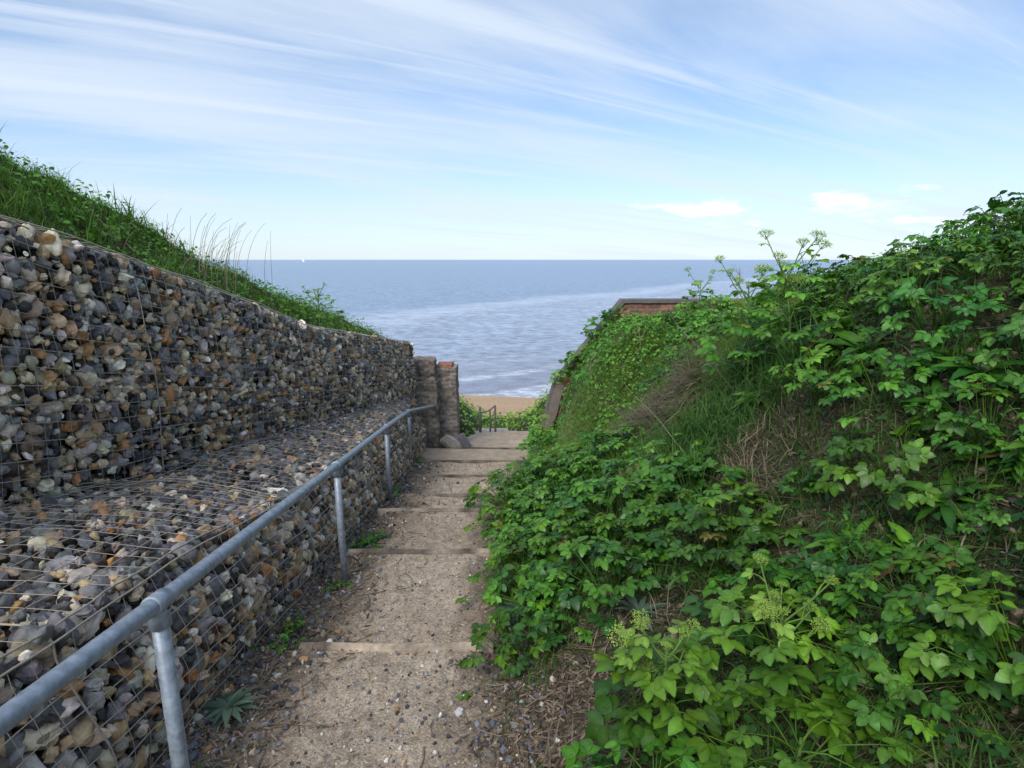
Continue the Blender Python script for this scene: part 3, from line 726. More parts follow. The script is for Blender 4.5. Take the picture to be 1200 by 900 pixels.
# --- flowering alexanders
TI = ico(1)
def umbel(seed, R_=.035):
    r = np.random.default_rng(seed); a = Acc()
    for i in range(11):
        az = i * 2.4; q = math.sqrt((i + .5) / 11) * 1.15
        p = np.array([math.sin(q) * math.cos(az), math.sin(q) * math.sin(az), math.cos(q) * .7]) * R_
        tube(a, [(0, 0, -.02), p], .0009, 3, GY_ * .7)
        n_ = 18; off = r.normal(size=(n_, 3)) * R_ * .15
        a.inst((TI[0], TI[1], None), np.tile(np.eye(3) * R_ * .055, (n_, 1, 1)), p + off, GY_ * 1.15 * r.uniform(.75, 1.25, (n_, 1)))
    return a.mesh('flower_head', M_stem)
UM = [umbel(600), umbel(601, .045), umbel(602, .028)]
def alexanders(x, y, H, seed, label, group=None, nl=16, size=.085, lean=(0, 0), nfl=6, spread=.3, z=None, fs=1.0, yg=.35):
    r = np.random.default_rng(seed)
    root = empty('flowering_alexanders', (x, y, (float(height(x, y)) if z is None else z) - .02)); tag(root, label, 'plant', group)
    st_ = Acc(); fo = Acc(); heads = []
    def sp(t): return np.array([lean[0] * t * t * H, lean[1] * t * t * H, H * t])
    scol = np.array([.10, .17, .04])
    tube(st_, [sp(t) for t in np.linspace(0, 1, 7)], np.linspace(.010, .005, 7), 7, scol)
    heads.append((sp(1.0), 1))
    for i in range(nl):
        t = .08 + .88 * (i + r.random()) / nl; az = i * 2.4 + r.uniform(-.4, .4)
        L_ = spread * (1.05 - .75 * t) * r.uniform(.8, 1.2)
        b = sp(t); tip = b + np.array([math.cos(az) * L_, math.sin(az) * L_, L_ * r.uniform(.1, .55)])
        k_ = min(1, t * t * yg * 2) * r.uniform(.3, 1); col = (G1 + (G2 - G1) * r.random()) * (1 - k_) + np.array([.14, .29, .02]) * k_
        add_leaf(fo, r, b, tip, size * (1.1 - .45 * t) * r.uniform(.85, 1.15), col)
    for i in range(nfl - 1):
        t = r.uniform(.4, .9); az = r.uniform(0, 6.28); L_ = r.uniform(.1, .30) * (H / .6) ** .5
        b = sp(t); e = b + np.array([math.cos(az) * L_ * .7, math.sin(az) * L_ * .7, L_])
        tube(st_, [b, (b + e) / 2 + (0, 0, -.01), e], [.0045, .004, .003], 5, scol); heads.append((e, 1))
        add_leaf(fo, r, b + (e - b) * .7, b + (e - b) * .7 + np.array([math.cos(az + 1) * .05, math.sin(az + 1) * .05, .03]), size * .6, np.array([.15, .27, .035]), groups=1)
    st_.build('stem', M_stem, root); fo.build('foliage', M_leaf, root)
    for p, k_ in heads:
        h = link('flower_head', UM[r.integers(3)], root, p); h.scale = (fs * r.uniform(.8, 1.15),) * 3; h.rotation_euler = (r.uniform(-.4, .4), r.uniform(-.4, .4), r.uniform(0, 6))
    return root
alexanders(.52, 1.72, .40, 1, 'upright flowering alexanders with yellow-green heads nearest the path in the foreground', nl=24, size=.078, nfl=8, spread=.18, fs=.85, yg=.6)
alexanders(.98, 1.88, .32, 2, 'broad flowering alexanders with several separate yellow heads at the right of the foreground plant', nl=30, size=.08, nfl=13, spread=.30, fs=.75, yg=.5)
alexanders(.42, 1.42, .18, 3, 'low leafy alexanders at the bottom edge below the upright flowering foreground plant', nl=22, size=.055, nfl=1, spread=.24, fs=.01)
alexanders(.85, 1.45, .22, 9, 'low dark leafy alexanders in the bottom right below the broad flowering plant', nl=22, size=.07, nfl=1, spread=.30, fs=.01)
alexanders(1.74, 4.2, .84, 4, 'tall dark-stemmed alexanders rising beside the brown overhang on the right', nl=22, size=.075, lean=(-.06, 0), nfl=9, spread=.28, fs=1.35, yg=.6)
alexanders(1.98, 4.1, .66, 5, 'tall leaning alexanders at the top right, its yellow heads just reaching the horizon', nl=24, size=.078, lean=(-.14, .05), nfl=10, spread=.28, fs=1.35, yg=.6)
alexanders(.42, 7.75, .50, 6, 'bushy alexanders with yellow tips standing at the path edge before the concrete wall end', nl=34, size=.08, nfl=9, spread=.32, fs=1.3, yg=.6)
alexanders(2.95, 9.2, .75, 7, 'young shrub-like alexanders standing alone against the sea beside the brick coping', nl=22, size=.085, nfl=6, spread=.30, fs=1.2, yg=.6)
alexanders(-2.3, 6.95, .46, 8, 'small yellow-leaved shoot standing on the gabion top at the left', nl=34, size=.042, nfl=5, spread=.26, fs=.8, z=1.2, yg=1.0)

# --- broad dock leaves between the alexanders
def dock_mesh(seed):
    r = np.random.default_rng(seed); a = Acc(); pr_ = fine_leaflet(.30, .55, .35, seed)
    for i in range(13):
        az = i * 2.4 + r.uniform(-.3, .3); L_ = r.uniform(.12, .26); d_ = np.array([math.cos(az), math.sin(az), r.uniform(.35, 1.5)])
        M = frame(d_, (0, 0, 1)) * L_; cdk = G1 * 1.2 + (G2 - G1) * r.random()
        if r.random() < .15: cdk = np.array([.17, .10, .035])
        a.inst(pr_, M[None], np.array([[math.cos(az) * .015, math.sin(az) * .015, 0]]), cdk[None])
    return a.mesh('dock', M_leaf)
DK = [dock_mesh(800 + i) for i in range(3)]
def dock_at(x, y):
    o_ = link('dock', DK[random.randrange(3)], None, (x, y, float(height(x, y)) - .01)); orient(o_, x, y, random.uniform(0, 6.28), .5); o_.scale = (random.uniform(.7, 1.2),) * 3
    tag(o_, 'long strap-leaved dock growing between the leafy clumps on the right bank', 'plant', 'docks on the right bank')
print('docks', try_place(26, .1, 3, 1.6, 6, .15, 2.6, .16, dock_at, 80))
# --- nettles: upright stems with opposite toothed leaves
def nettle_mesh(seed):
    r = np.random.default_rng(seed); a = Acc(); pr_ = fine_leaflet(.52, .45, .25, seed)
    for k in range(7):
        bx, by = r.normal(0, .05), r.normal(0, .05); H_ = r.uniform(.22, .46); lx, ly = r.normal(0, .12), r.normal(0, .12)
        f = lambda t: np.array([bx * (1 + t) + lx * t * t, by * (1 + t) + ly * t * t, H_ * t - .03])
        tube(a, [(0, 0, -.04)] + [f(t) for t in (.1, .4, .7, 1)], .0026, 4, (.07, .11, .03))
        for j in range(9):
            t = .2 + .09 * j
            for sg in (0, pi):
                az = j * pi / 2 + sg + r.uniform(-.3, .3); L_ = .075 * (1.15 - .65 * t) * r.uniform(.8, 1.2); d_ = np.array([math.cos(az), math.sin(az), r.uniform(-.2, .4)])
                a.inst(pr_, (frame(d_, (0, 0, 1)) * L_)[None], f(t)[None], ((G1 * .9 + (G2 - G1) * .7 * r.random()))[None])
    return a.mesh('nettle', M_leaf)
NT = [nettle_mesh(840 + i) for i in range(3)]
def nettle_at(x, y):
    o_ = link('nettle', NT[random.randrange(3)], None, (x, y, float(height(x, y)) - .01)); orient(o_, x, y, random.uniform(0, 6.28), .35); o_.scale = (random.uniform(.6, 1.0),) * 3
    tag(o_, 'upright nettle with narrow toothed leaves among the leafy clumps on the right bank', 'plant', 'nettles on the right bank')
print('nettles', try_place(34, .1, 3.4, 1.6, 8.5, .2, 3, .13, nettle_at, 80))
# --- dead umbel stems
def dead_stem(x, y, H, seed, label, lean=(0, 0), br=5, col=(.26, .21, .15), z=None, rr=.75):
    r = np.random.default_rng(seed); a = Acc()
    def sp(t): return np.array([lean[0] * t * H, lean[1] * t * H, H * t]) + np.array([.012 * math.sin(t * 9 + seed), 0, 0])
    tube(a, [sp(t) for t in np.linspace(0, 1, 9)], np.linspace(.008, .003, 9) * rr, 5, col)
    for i in range(br):
        t = r.uniform(.45, .95); az = r.uniform(0, 6.28); L_ = r.uniform(.12, .3) * H
        b = sp(t); e = b + np.array([math.cos(az) * L_ * .8, math.sin(az) * L_ * .4, L_ * .8]); tube(a, [b, (b + e) / 2 + (0, 0, -.01), e], [.004, .003, .002], 4, col)
    o_ = a.build('dead_stem', M_dead, loc=(x, y, (float(height(x, y)) if z is None else z) - .03)); tag(o_, label, 'dead plant', 'dead flower stalks'); return o_
dead_stem(1.75, 7.9, .55, 11, 'pale bare stalk with side twigs below the brick wing wall', br=4)
dead_stem(1.15, 8.3, .5, 12, 'short bare stalk on the left part of the far bank', br=3)
dead_stem(.78, 7.9, .55, 13, 'thick pale dead stalk by the concrete wall end on the far bank', br=6, col=(.3, .24, .17))
dead_stem(3.35, 8.7, .85, 14, 'tall forked dead stalk standing against the sea on the right', br=6)
dead_stem(1.35, 3.9, .55, 15, 'long dead stalk leaning across the right bank', lean=(-.9, .6), br=1, rr=.4)
dead_stem(1.75, 4.35, .6, 16, 'thin dead stalk leaning over the brown overhang on the right bank', lean=(-.9, .1), br=1, rr=.4)

# --- grass tufts
def blade_proto(seg=4, w=.006, bend=.6):
    t = np.linspace(0, 1, seg + 1); ang = bend * t; x_ = np.cumsum(np.r_[0, np.sin(ang[1:]) / seg]); z_ = np.cumsum(np.r_[0, np.cos(ang[1:]) / seg])
    ww_ = w * (1 - t ** 1.5) + .0004
    v = np.concatenate([np.stack([x_, ww_, z_], -1), np.stack([x_, -ww_, z_], -1)]); n = seg + 1
    q = np.array([(i, i + 1, n + i + 1, n + i) for i in range(seg)]); return (v, None, q)
BL = [blade_proto(4, .010, b) for b in (.5, 1.0, 1.6, 2.2)]
def grass(acc, P, H, cols, tilt=.4, dirbias=None, wm=1.0):
    n = len(P); kk = rng.integers(0, 4, n); az = rng.uniform(0, 2 * pi, n)
    if dirbias is not None: az = dirbias + rng.normal(size=n) * .7
    Mz = rotz(az); tl_ = rng.uniform(0, tilt, n); ct, s_ = np.cos(tl_), np.sin(tl_); o1 = np.ones(n); z0 = np.zeros(n)
    My = np.stack([np.stack([ct, z0, s_], -1), np.stack([z0, o1, z0], -1), np.stack([-s_, z0, ct], -1)], -2)
    S = np.zeros((n, 3, 3)); S[:, 0, 0] = H; S[:, 2, 2] = H; S[:, 1, 1] = np.clip(H * 1.6, .2, .6) * wm
    M = Mz @ My @ S
    for j in range(4):
        m = kk == j; acc.inst(BL[j], M[m], P[m], cols[m])
def tufts(n, x0, x1, y0, y1, cond, blades, rad, hmin, hmax, colA, colB, acc, tilt=.7, dirbias=None, wm=1.0):
    x_ = rng.uniform(x0, x1, n); y_ = rng.uniform(y0, y1, n); m = cond(x_, y_); x_, y_ = x_[m], y_[m]
    X_ = np.repeat(x_, blades) + rng.normal(size=len(x_) * blades) * rad; Y_ = np.repeat(y_, blades) + rng.normal(size=len(x_) * blades) * rad
    th_ = np.repeat(rng.uniform(hmin, hmax, len(x_)), blades) * rng.uniform(.5, 1.1, len(X_))
    ck = np.repeat(rng.random(len(x_)), blades)[:, None] * .6 + rng.random((len(X_), 1)) * .4
    C_ = np.asarray(colA) * (1 - ck) + np.asarray(colB) * ck
    P_ = np.stack([X_, Y_, height(X_, Y_) - .01], -1); grass(acc, P_, th_, C_, tilt, dirbias, wm)
dd_ = lambda x, y: x - xr(y)
ga = Acc()
gA, gB = (.030, .080, .012), (.095, .17, .03)
tufts(3400, 0, 4.4, 1.2, 6.5, lambda x, y: (dd_(x, y) > .04) & (bare(x, y) < .7), 16, .035, .10, .24, gA, gB, ga)
tufts(1100, 0, 4.5, 6.5, 10.4, lambda x, y: (dd_(x, y) > .02), 12, .04, .10, .22, (.05, .13, .015), (.15, .26, .04), ga)
tufts(420, 2.4, 8, 0, 6.5, lambda x, y: dd_(x, y) > 2.4, 16, .05, .18, .35, gA, gB, ga)
tufts(2100, .1, 2.8, 4.4, 8.8, lambda x, y: grassy(x, y) > .25, 20, .05, .14, .30, (.085, .19, .022), (.22, .34, .06), ga, 1.0, pi)
tufts(60, 1.1, 1.9, 3.6, 4.6, lambda x, y: dd_(x, y) > .9, 40, .05, .28, .5, (.04, .11, .02), (.08, .17, .035), ga, .6)      # long tussock on the right
tufts(40, -.12, .15, 3.2, 5.0, lambda x, y: dd_(x, y) > .0, 26, .03, .12, .22, (.025, .07, .015), (.06, .13, .03), ga)
# left hill
tufts(3200, -5, -1.6, 3.2, 9.6, lambda x, y: (xw(y) - x > .3) & (xw(y) - x < 1.7), 16, .04, .10, .22, (.065, .16, .015), (.15, .30, .035), ga)
tufts(500, -6, -2.2, 1.2, 6.2, lambda x, y: (xw(y) - x > .3) & (xw(y) - x < 2.6), 20, .05, .18, .34, (.055, .13, .02), (.13, .23, .04), ga)
# slope beyond the landing
tufts(500, -4, 3, 10.7, 19, lambda x, y: (x < -.75 + .0 * y) | (x > .3) | (y > 12.3), 14, .06, .12, .25, (.09, .20, .02), (.19, .34, .04), ga)
tag(ga.build('grass', M_grass), kind='stuff')
# dead grass: hanging mats on the overhang and heaps
da = Acc()
dA, dB = (.10, .075, .05), (.30, .235, .15)
tufts(260, 1.1, 2.1, 4.4, 6.9, lambda x, y: np.exp(-((x - 1.62) / .32) ** 2 - ((y - 5.6) / .8) ** 2) > .38, 26, .045, .25, .5, np.array(dA) * .6, dB, da, 1.5, pi, 1.5)
tufts(90, 1.1, 2.0, 2.9, 4.1, lambda x, y: np.exp(-((x - 1.55) / .24) ** 2 - ((y - 3.45) / .38) ** 2) > .4, 34, .04, .15, .32, dA, dB, da, 1.4)
tufts(60, .7, 1.5, 4.0, 5.0, lambda x, y: np.exp(-((x - 1.1) / .32) ** 2 - ((y - 4.5) / .35) ** 2) > .4, 26, .04, .10, .2, dA, dB, da, 1.4)
tufts(420, .1, 2.4, 5.4, 8.8, lambda x, y: (grassy(x, y) > .3) & (fbm(x * 1.7, y * 1.7, 222) > -.02), 14, .05, .14, .3, dA, (.30, .26, .17), da, 1.2, pi)
tufts(900, 0, 4.2, 1.3, 6.2, lambda x, y: dd_(x, y) > .1, 10, .05, .08, .24, np.array(dA) * .8, dB, da, 1.5)
tufts(70, -6, -2, 3, 8, lambda x, y: (xw(y) - x > .2) & (xw(y) - x < 1.2), 10, .03, .15, .35, dA, dB, da, .6)
tag(da.build('dead_grass', M_grass), kind='stuff')

# tall bleached grass stalks on the left hill top
tg = Acc(); r_ = np.random.default_rng(77)
for i in range(46):
    x_, y_ = r_.normal(0, .16), r_.normal(0, .35); H_ = r_.uniform(.4, .95); az = r_.uniform(-.6, .9); bd = r_.uniform(.05, .4)
    t = np.linspace(0, 1, 9); pts_ = np.stack([x_ + math.cos(az) * bd * H_ * t ** 2.2, y_ + math.sin(az) * bd * H_ * t ** 2.2, H_ * t - .5 * bd * H_ * t ** 4], -1)
    tube(tg, pts_, np.linspace(.0034, .0014, 9), 3, np.array([.24, .21, .14]) * r_.uniform(.6, 1.1))
o_ = tg.build('tall_dry_grass', M_dead, loc=(-2.95, 5.7, 1.62)); tag(o_, 'clump of tall bleached grass stalks arching above the left gabion against the sky', 'grass clump')

# ground cover: small leaves filling between the clumps
ca = Acc()
def cover(n, x0, x1, y0, y1, cond, smin, smax, cA, cB, hmax):
    x_ = rng.uniform(x0, x1, n); y_ = rng.uniform(y0, y1, n); m = cond(x_, y_); x_, y_ = x_[m], y_[m]; n = len(x_)
    s_ = rng.uniform(smin, smax, n); az = rng.uniform(0, 2 * pi, n)
    e = .08; gx = (height(x_ + e, y_) - height(x_ - e, y_)) / (2 * e); gy = (height(x_, y_ + e) - height(x_, y_ - e)) / (2 * e)
    Nn = np.stack([-gx * .6, -gy * .6, np.ones(n)], -1) + rng.normal(size=(n, 3)) * .4; Nn /= np.linalg.norm(Nn, axis=1)[:, None]
    fw = np.stack([np.cos(az), np.sin(az), np.zeros(n)], -1); fw -= Nn * (fw * Nn).sum(1)[:, None]; fw /= np.linalg.norm(fw, axis=1)[:, None]
    lf = np.cross(Nn, fw); M = np.stack([fw, lf, Nn], -1) * s_[:, None, None]
    k_ = np.clip(.5 * rng.random((n, 1)) + .6 * (fbm(x_ * 2.5, y_ * 2.5, 190) * .5 + .5)[:, None], 0, 1); C_ = np.asarray(cA) * (1 - k_) + np.asarray(cB) * k_
    P_ = np.stack([x_, y_, height(x_, y_) + rng.random(n) ** 1.5 * hmax * (.5 + .8 * (fbm(x_ * 3, y_ * 3, 195) * .5 + .5))], -1); kk = rng.integers(0, 3, n)
    for j in range(3): ca.inst(LFS[j], M[kk == j], P_[kk == j], C_[kk == j])
cover(16000, 0, 4.4, 1.2, 6.2, lambda x, y: (dd_(x, y) > .12) & (bare(x, y) < .55), .02, .045, G3, G1, .14)
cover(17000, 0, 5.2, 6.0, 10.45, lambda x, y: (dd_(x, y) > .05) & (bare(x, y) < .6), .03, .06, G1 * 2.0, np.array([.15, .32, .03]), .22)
cover(4000, 2.5, 9, 0, 6, lambda x, y: (dd_(x, y) > 2.4), .03, .07, G1, G2, .2)
cover(16000, -5, -1.6, 4.2, 9.7, lambda x, y: (xw(y) - x > .32) & (xw(y) - x < 2), .02, .05, G1 * 2.2, np.array([.13, .30, .03]), .16)
cover(5200, -4, 4, 10.7, 19, lambda x, y: (x < -.75) | (x > .3) | (y > 12.3), .05, .11, G2, np.array([.20, .38, .04]), .25)
cover(900, -.5, 3, 12, 19, lambda x, y: x > -.2 + .0 * y, .03, .05, (.35, .33, .03), (.5, .45, .04), .5)
tag(ca.build('ground_cover', M_cover), kind='stuff')

# ------------------------------------------------------------------ small weeds beside the path
def rosette(x, y, z, n, L_, w, label, cat='weed', colA=G3, colB=G1, group=None, seed=0, rise=.35):
    r = np.random.default_rng(900 + seed); a = Acc()
    pr_ = leaflet_proto(w, .35, .3)
    for i in range(n):
        az = i * 2.4 + r.uniform(-.2, .2); d_ = np.array([math.cos(az), math.sin(az), rise * r.uniform(.4, 1.8)])
        M = frame(d_, (0, 0, 1)) * L_ * r.uniform(.6, 1.1); a.inst(pr_, M[None], np.zeros((1, 3)), (np.array(colA) + (np.array(colB) - np.array(colA)) * r.random())[None])
    o_ = a.build('weed', M_leaf, loc=(x, y, z)); tag(o_, label, cat, group); return o_
def pz(x, y): return float(path_z(np.array(x), np.array(y)))
rosette(-1.28, 2.25, pz(-1.28, 2.25) + .02, 22, .15, .26, 'grey-green spiky thistle rosette at the foot of the wall in the lower left corner', colA=(.05, .085, .05), colB=(.11, .16, .10), seed=1)
rosette(-1.2, 1.85, pz(-1.2, 1.85) + .01, 20, .10, .5, 'low green weed below the thistle in the bottom left corner', seed=2)
def weed_patch(x, y, rx, ry, n, s, label, seed, group=None):
    r = np.random.default_rng(950 + seed); a = Acc()
    for i in range(n):
        px_, py_ = r.normal(0, rx), r.normal(0, ry); b = np.array([px_, py_, pz(x + px_, y + py_) - pz(x, y) if x < 0 else 0])
        tube(a, [(0, 0, .004), b * .5 + np.array([0, 0, .012]), b], .0015, 3, G1)
        az = r.uniform(0, 6.28); add_leaf(a, r, b, b + np.array([math.cos(az) * .03, math.sin(az) * .03, r.uniform(.02, .06)]), s * r.uniform(.7, 1.2), G1 + (G2 - G1) * r.random(), groups=r.choice([1, 3]))
    o_ = a.build('weed', M_leaf, loc=(x, y, pz(x, y))); tag(o_, label, 'weed', group)
weed_patch(-1.22, 2.72, .06, .04, 26, .028, 'leafy weed at the left end of the nearest timber board', 1)
weed_patch(-.20, 2.80, .10, .025, 34, .024, 'strip of small bright weeds on the right end of the nearest timber board', 2)
weed_patch(-1.22, 3.55, .06, .04, 14, .018, 'small weed sprig by the base of the nearest rail post', 3)
weed_patch(-1.22, 4.5, .07, .09, 40, .03, 'green weed patch on the second dirt tread against the wall', 4)
weed_patch(-1.36, 6.2, .05, .1, 30, .035, 'dark weed tuft at the wall foot just past the second rail post', 5)
weed_patch(-1.36, 8.1, .06, .1, 34, .035, 'weed tuft at the wall foot by the third rail post', 6)
weed_patch(-1.3, 3.0, .05, .08, 18, .022, 'scrappy weed at the wall foot beyond the nearest timber board', 7)
rosette(.02, 2.98, float(height(.02, 2.98)) + .05, 16, .16, .24, 'pale-veined thistle rosette at the right edge of the path below the leafy clumps', colA=(.05, .09, .055), colB=(.10, .16, .10), seed=8)
rosette(.62, 2.55, float(height(.62, 2.55)) + .02, 14, .17, .2, 'spiky thistle in the bare soil behind the foreground alexanders', colA=(.05, .09, .05), colB=(.09, .14, .09), seed=9, rise=.8)

# ------------------------------------------------------------------ loose stuff on the ground
def surf(x, y):
    return np.where(x < xr(y) + .02, np.maximum(path_z(x, y), -9), np.maximum(height(x, y), path_z(x, y)))
pa = Acc(); S1 = [stone_proto(1, 700 + i, 4) for i in range(6)]
def scatter_pebbles(n, xf, yf, smin, smax, pw):
    x_, y_ = xf(n), yf(n); m = (y_ < 7.95); x_, y_ = x_[m], y_[m]; n = len(x_)
    s_ = smin * (smax / smin) ** (rng.random(n) ** 2.2); ci = rng.choice(len(PAL), n, p=pw / pw.sum())
    M = rand_rot(n) * s_[:, None, None]; P_ = np.stack([x_, y_, surf(x_, y_) + s_ * .25], -1); C_ = PAL[ci] * rng.uniform(.6, 1.15, (n, 1)); kk = rng.integers(0, 6, n)
    for j in range(6): pa.inst(S1[j], M[kk == j], P_[kk == j], C_[kk == j])
yf = lambda n: 1.2 + 6.8 * rng.random(n) ** 1.6
scatter_pebbles(9000, lambda n: rng.uniform(-1.4, .1, n), yf, .0022, .011, PW_UP)
scatter_pebbles(3500, lambda n: -1.42 + np.abs(rng.normal(0, .22, n)), yf, .004, .026, PW_LED)
scatter_pebbles(700, lambda n: .0 + rng.normal(0, .13, n), lambda n: rng.uniform(1.3, 2.9, n), .004, .022, PW_LED)
scatter_pebbles(60, lambda n: rng.normal(-.45, .12, n), lambda n: rng.normal(2.35, .25, n), .005, .018, PW_LED)
x_ = rng.uniform(.05, 3.2, 9000); y_ = rng.uniform(1.3, 8.5, 9000); m = dd_(x_, y_) > .03; x_, y_ = x_[m], y_[m]; n_ = len(x_)
s_ = .004 * 6 ** (rng.random(n_) ** 2); M_ = rand_rot(n_) * s_[:, None, None]; P_ = np.stack([x_, y_, height(x_, y_) + s_ * .3], -1); C_ = (soil * (1 - rng.random((n_, 1))) + soil2 * rng.random((n_, 1))) * rng.uniform(.6, 1.4, (n_, 1)); kk = rng.integers(0, 6, n_)
for j in range(6): pa.inst(S1[j], M_[kk == j], P_[kk == j], C_[kk == j])
tag(pa.build('gravel', M_pebble, smooth=False), kind='stuff')
wa = Acc()
def chips(n, xf, yf, lmin, lmax):
    x_, y_ = xf(n), yf(n); L_ = rng.uniform(lmin, lmax, n); az = rng.uniform(0, 2 * pi, n); Mz = rotz(az)
    tl_ = rng.normal(0, .22, n); ct, s_ = np.cos(tl_), np.sin(tl_); z0 = np.zeros(n); o1 = np.ones(n)
    My = np.stack([np.stack([ct, z0, s_], -1), np.stack([z0, o1, z0], -1), np.stack([-s_, z0, ct], -1)], -2)
    S = np.zeros((n, 3, 3)); S[:, 0, 0] = L_; S[:, 1, 1] = np.minimum(L_ * rng.uniform(.08, .3, n), .009); S[:, 2, 2] = rng.uniform(.0015, .004, n)
    v = np.array([[-.5,-.5,-.5],[.5,-.4,-.5],[.45,.5,-.5],[-.5,.4,-.5],[-.45,-.5,.5],[.5,-.5,.5],[.5,.35,.5],[-.5,.5,.5]]); q = np.array([(0,3,2,1),(4,5,6,7),(0,1,5,4),(1,2,6,5),(2,3,7,6),(3,0,4,7)])
    C_ = np.array([.105, .078, .055]) * rng.uniform(.35, 2.6, (n, 1))  * rng.uniform(.92, 1.08, (n, 3))
    wa.inst((v, None, q), Mz @ My @ S, np.stack([x_, y_, surf(x_, y_) + .006 + .012 * rng.random(n)], -1), C_)
chips(1300, lambda n: .12 + rng.normal(0, .15, n), lambda n: rng.uniform(1.3, 2.75, n), .006, .042)
chips(2000, lambda n: -1.36 + np.abs(rng.normal(0, .22, n)), lambda n: 1.3 + 4.7 * rng.random(n) ** 1.4, .01, .05)
chips(350, lambda n: rng.uniform(.1, 1.3, n), lambda n: rng.uniform(1.4, 3, n), .015, .07)
chips(500, lambda n: rng.uniform(-1.3, -.05, n), yf, .006, .03)
chips(3000, lambda n: rng.uniform(.1, 3.2, n), lambda n: rng.uniform(1.5, 7, n), .01, .06)
tag(wa.build('wood_chips', M_wood, smooth=False), kind='stuff')
ta = Acc(); r_ = np.random.default_rng(55)
def twigs(n, xf, yf, lmin, lmax, rr):
    for i in range(n):
        x_, y_ = xf(), yf(); az = r_.uniform(0, 6.28); L_ = r_.uniform(lmin, lmax); t = np.linspace(-.5, .5, 5)
        X_ = x_ + np.cos(az) * L_ * t + .04 * L_ * np.sin(t * 7 + i); Y_ = y_ + np.sin(az) * L_ * t + .05 * L_ * np.cos(t * 5 + i)
        Z_ = surf(X_, Y_) + rr * 1.2; Z_ = Z_ * .4 + Z_.mean() * .6 + .004
        tube(ta, np.stack([X_, Y_, Z_], -1), np.linspace(rr, rr * .5, 5) * r_.uniform(.6, 1.3), 4, np.array([.13, .095, .065]) * r_.uniform(.4, 2.2))
twigs(260, lambda: -1.32 + abs(r_.normal(0, .22)), lambda: r_.uniform(1.5, 5.5), .05, .2, .0028)
twigs(150, lambda: .16 + r_.normal(0, .18), lambda: r_.uniform(1.35, 2.8), .06, .26, .0032)
twigs(60, lambda: r_.uniform(-1.1, -.1), lambda: r_.uniform(1.7, 6), .04, .14, .002)
twigs(260, lambda: r_.uniform(.2, 2.8), lambda: r_.uniform(1.5, 6.5), .1, .4, .003)
tag(ta.build('twigs', M_wood), kind='stuff')

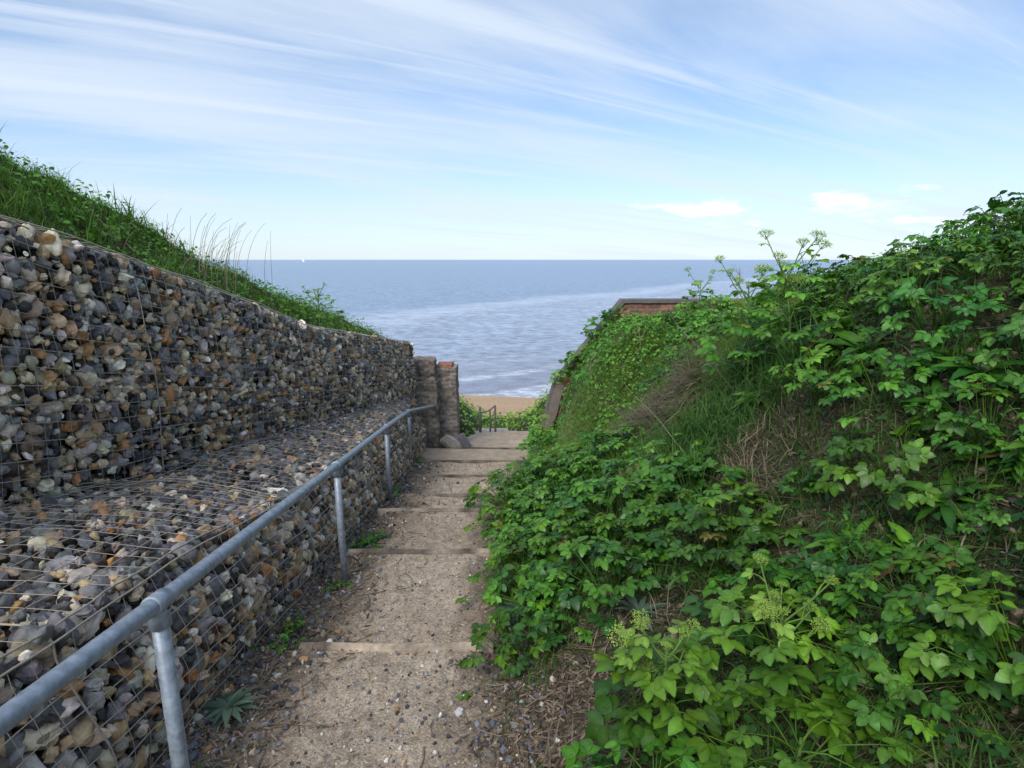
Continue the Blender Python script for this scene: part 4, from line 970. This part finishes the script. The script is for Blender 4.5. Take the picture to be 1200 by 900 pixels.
# ------------------------------------------------------------------ sky, sun
SUN_EL, SUN_AZ = 42, 207       # degrees; azimuth clockwise from +Y (view direction): behind the viewer, to the left
import math
def world():
    w = bpy.data.worlds.new('World'); scene.world = w; w.use_nodes = True; nt = w.node_tree; nt.nodes.clear(); L = nt.links.new
    N = lambda t, **k: _nd(nt, t, k)
    out = N('ShaderNodeOutputWorld'); bg = N('ShaderNodeBackground'); bg.inputs[1].default_value = .095
    sky = N('ShaderNodeTexSky', sky_type='NISHITA', sun_disc=False); sky.sun_elevation = R(SUN_EL); sky.sun_rotation = R(SUN_AZ)
    sky.air_density = 1.0; sky.dust_density = .3; sky.ozone_density = 1.6
    tc = N('ShaderNodeTexCoord'); sp = N('ShaderNodeSeparateXYZ'); L(tc.outputs['Generated'], sp.inputs[0])
    def mth(op, a, b=None, cl=False):
        n = N('ShaderNodeMath', operation=op, use_clamp=cl)
        for i, v in enumerate((a, b)):
            if v is None: continue
            if isinstance(v, (int, float)): n.inputs[i].default_value = v
            else: L(v, n.inputs[i])
        return n.outputs[0]
    def ramp(v, a, b, lo=0, hi=1):
        n = N('ShaderNodeMapRange', interpolation_type='SMOOTHSTEP')
        for i, q in zip((1, 2, 3, 4), (a, b, lo, hi)): n.inputs[i].default_value = q
        L(v, n.inputs[0]); return n.outputs[0]
    z = mth('MAXIMUM', sp.outputs[2], 0.0); zz = mth('ADD', z, .10)
    cb = N('ShaderNodeCombineXYZ'); L(mth('DIVIDE', sp.outputs[0], zz), cb.inputs[0]); L(mth('DIVIDE', sp.outputs[1], zz), cb.inputs[1])
    def noise(scale, sc, rot, detail, rough, dist, loc=(0, 0, 0)):
        m0 = N('ShaderNodeMapping'); m0.inputs['Rotation'].default_value = (0, 0, R(rot)); L(cb.outputs[0], m0.inputs[0])
        mp = N('ShaderNodeMapping'); mp.inputs['Scale'].default_value = sc; mp.inputs['Location'].default_value = loc
        L(m0.outputs[0], mp.inputs[0]); n = N('ShaderNodeTexNoise'); n.inputs['Scale'].default_value = scale; n.inputs['Detail'].default_value = detail
        n.inputs['Roughness'].default_value = rough; n.inputs['Distortion'].default_value = dist; L(mp.outputs[0], n.inputs['Vector']); return n.outputs[0]
    a = noise(.55, (.45, 1.5, 1), -32, 8, .58, .7, (2.3, 1.1, 0))
    b = noise(1.5, (.16, 2.6, 1), -27, 9, .60, .35, (5.3, .4, 0))
    c = noise(.28, (.8, 1.2, 1), -30, 5, .5, .4, (7.7, 3.2, 0))
    wide = ramp(mth('ADD', mth('MULTIPLY', a, .6), mth('MULTIPLY', c, .4)), .41, .66, .05, .78)
    thin = mth('MULTIPLY', ramp(b, .48, .64), ramp(c, .36, .56, .28, .6))
    cir = mth('SUBTRACT', 1, mth('MULTIPLY', mth('SUBTRACT', 1, wide), mth('SUBTRACT', 1, thin)))
    veil = ramp(z, .0, .30, .62, .0)
    cir = mth('ADD', cir, mth('MULTIPLY', veil, mth('SUBTRACT', 1, cir)), True)
    mixc = N('ShaderNodeMix', data_type='RGBA'); L(cir, mixc.inputs[0]); tint = N('ShaderNodeMix', data_type='RGBA', blend_type='MULTIPLY'); tint.inputs[0].default_value = 1; tint.inputs[7].default_value = (.78, .95, 1.12, 1); L(sky.outputs[0], tint.inputs[6]); L(tint.outputs[2], mixc.inputs[6]); 
    sd = (math.sin(R(SUN_AZ)) * math.cos(R(SUN_EL)), math.cos(R(SUN_AZ)) * math.cos(R(SUN_EL)), math.sin(R(SUN_EL)))
    dp = N('ShaderNodeVectorMath', operation='DOT_PRODUCT'); L(tc.outputs['Generated'], dp.inputs[0]); dp.inputs[1].default_value = sd
    glow = ramp(dp.outputs['Value'], .1, .95, 1.0, 4.6)          # unseen cloud towards the sun, boost added to brighten the foreground
    cc = N('ShaderNodeMix', data_type='RGBA', blend_type='MULTIPLY'); cc.inputs[0].default_value = 1; cc.inputs[6].default_value = (5.2, 5.9, 6.8, 1); L(glow, cc.inputs[7]); L(cc.outputs[2], mixc.inputs[7])
    # small cumulus low on the right
    mp = N('ShaderNodeMapping'); mp.inputs['Scale'].default_value = (1, 1, 3.2); L(tc.outputs['Generated'], mp.inputs[0])
    n = N('ShaderNodeTexNoise'); n.inputs['Scale'].default_value = 9; n.inputs['Detail'].default_value = 6; n.inputs['Roughness'].default_value = .55; L(mp.outputs[0], n.inputs['Vector'])
    band = mth('MULTIPLY', ramp(z, .03, .055), ramp(z, .085, .13, 1, 0)); band = mth('MULTIPLY', band, ramp(sp.outputs[0], .05, .30, .35, 1))
    cu = ramp(mth('ADD', n.outputs[0], mth('MULTIPLY', mth('SUBTRACT', band, 1), .35)), .49, .62, 0, .8)
    mx2 = N('ShaderNodeMix', data_type='RGBA'); L(cu, mx2.inputs[0]); L(mixc.outputs[2], mx2.inputs[6]); mx2.inputs[7].default_value = (7.6, 7.6, 7.8, 1)
    L(mx2.outputs[2], bg.inputs[0]); L(bg.outputs[0], out.inputs[0])
world()
sl = bpy.data.lights.new('sun', 'SUN'); sl.energy = 1.7; sl.angle = R(24); sl.color = (1, .95, .88)
so = link('sun', sl); so.location = (-6, -12, 15)
from mathutils import Vector
az, el = R(SUN_AZ), R(SUN_EL); dv = Vector((math.sin(az) * math.cos(el), math.cos(az) * math.cos(el), math.sin(el)))
so.rotation_euler = dv.to_track_quat('Z', 'Y').to_euler()

cam = bpy.data.cameras.new('camera'); co = link('camera', cam); co.location = (0, 0, EYE); co.rotation_euler = (R(90 - 12.1), 0, 0)
cam.sensor_width = 36; cam.sensor_fit = 'HORIZONTAL'; cam.lens = 36 * 680 / 1200; cam.clip_start = .05; cam.clip_end = 90000
scene.camera = co
vs = scene.view_settings; vs.view_transform = 'Standard'; vs.look = 'None'; vs.exposure = .68; vs.gamma = 1; vs.use_curve_mapping = False
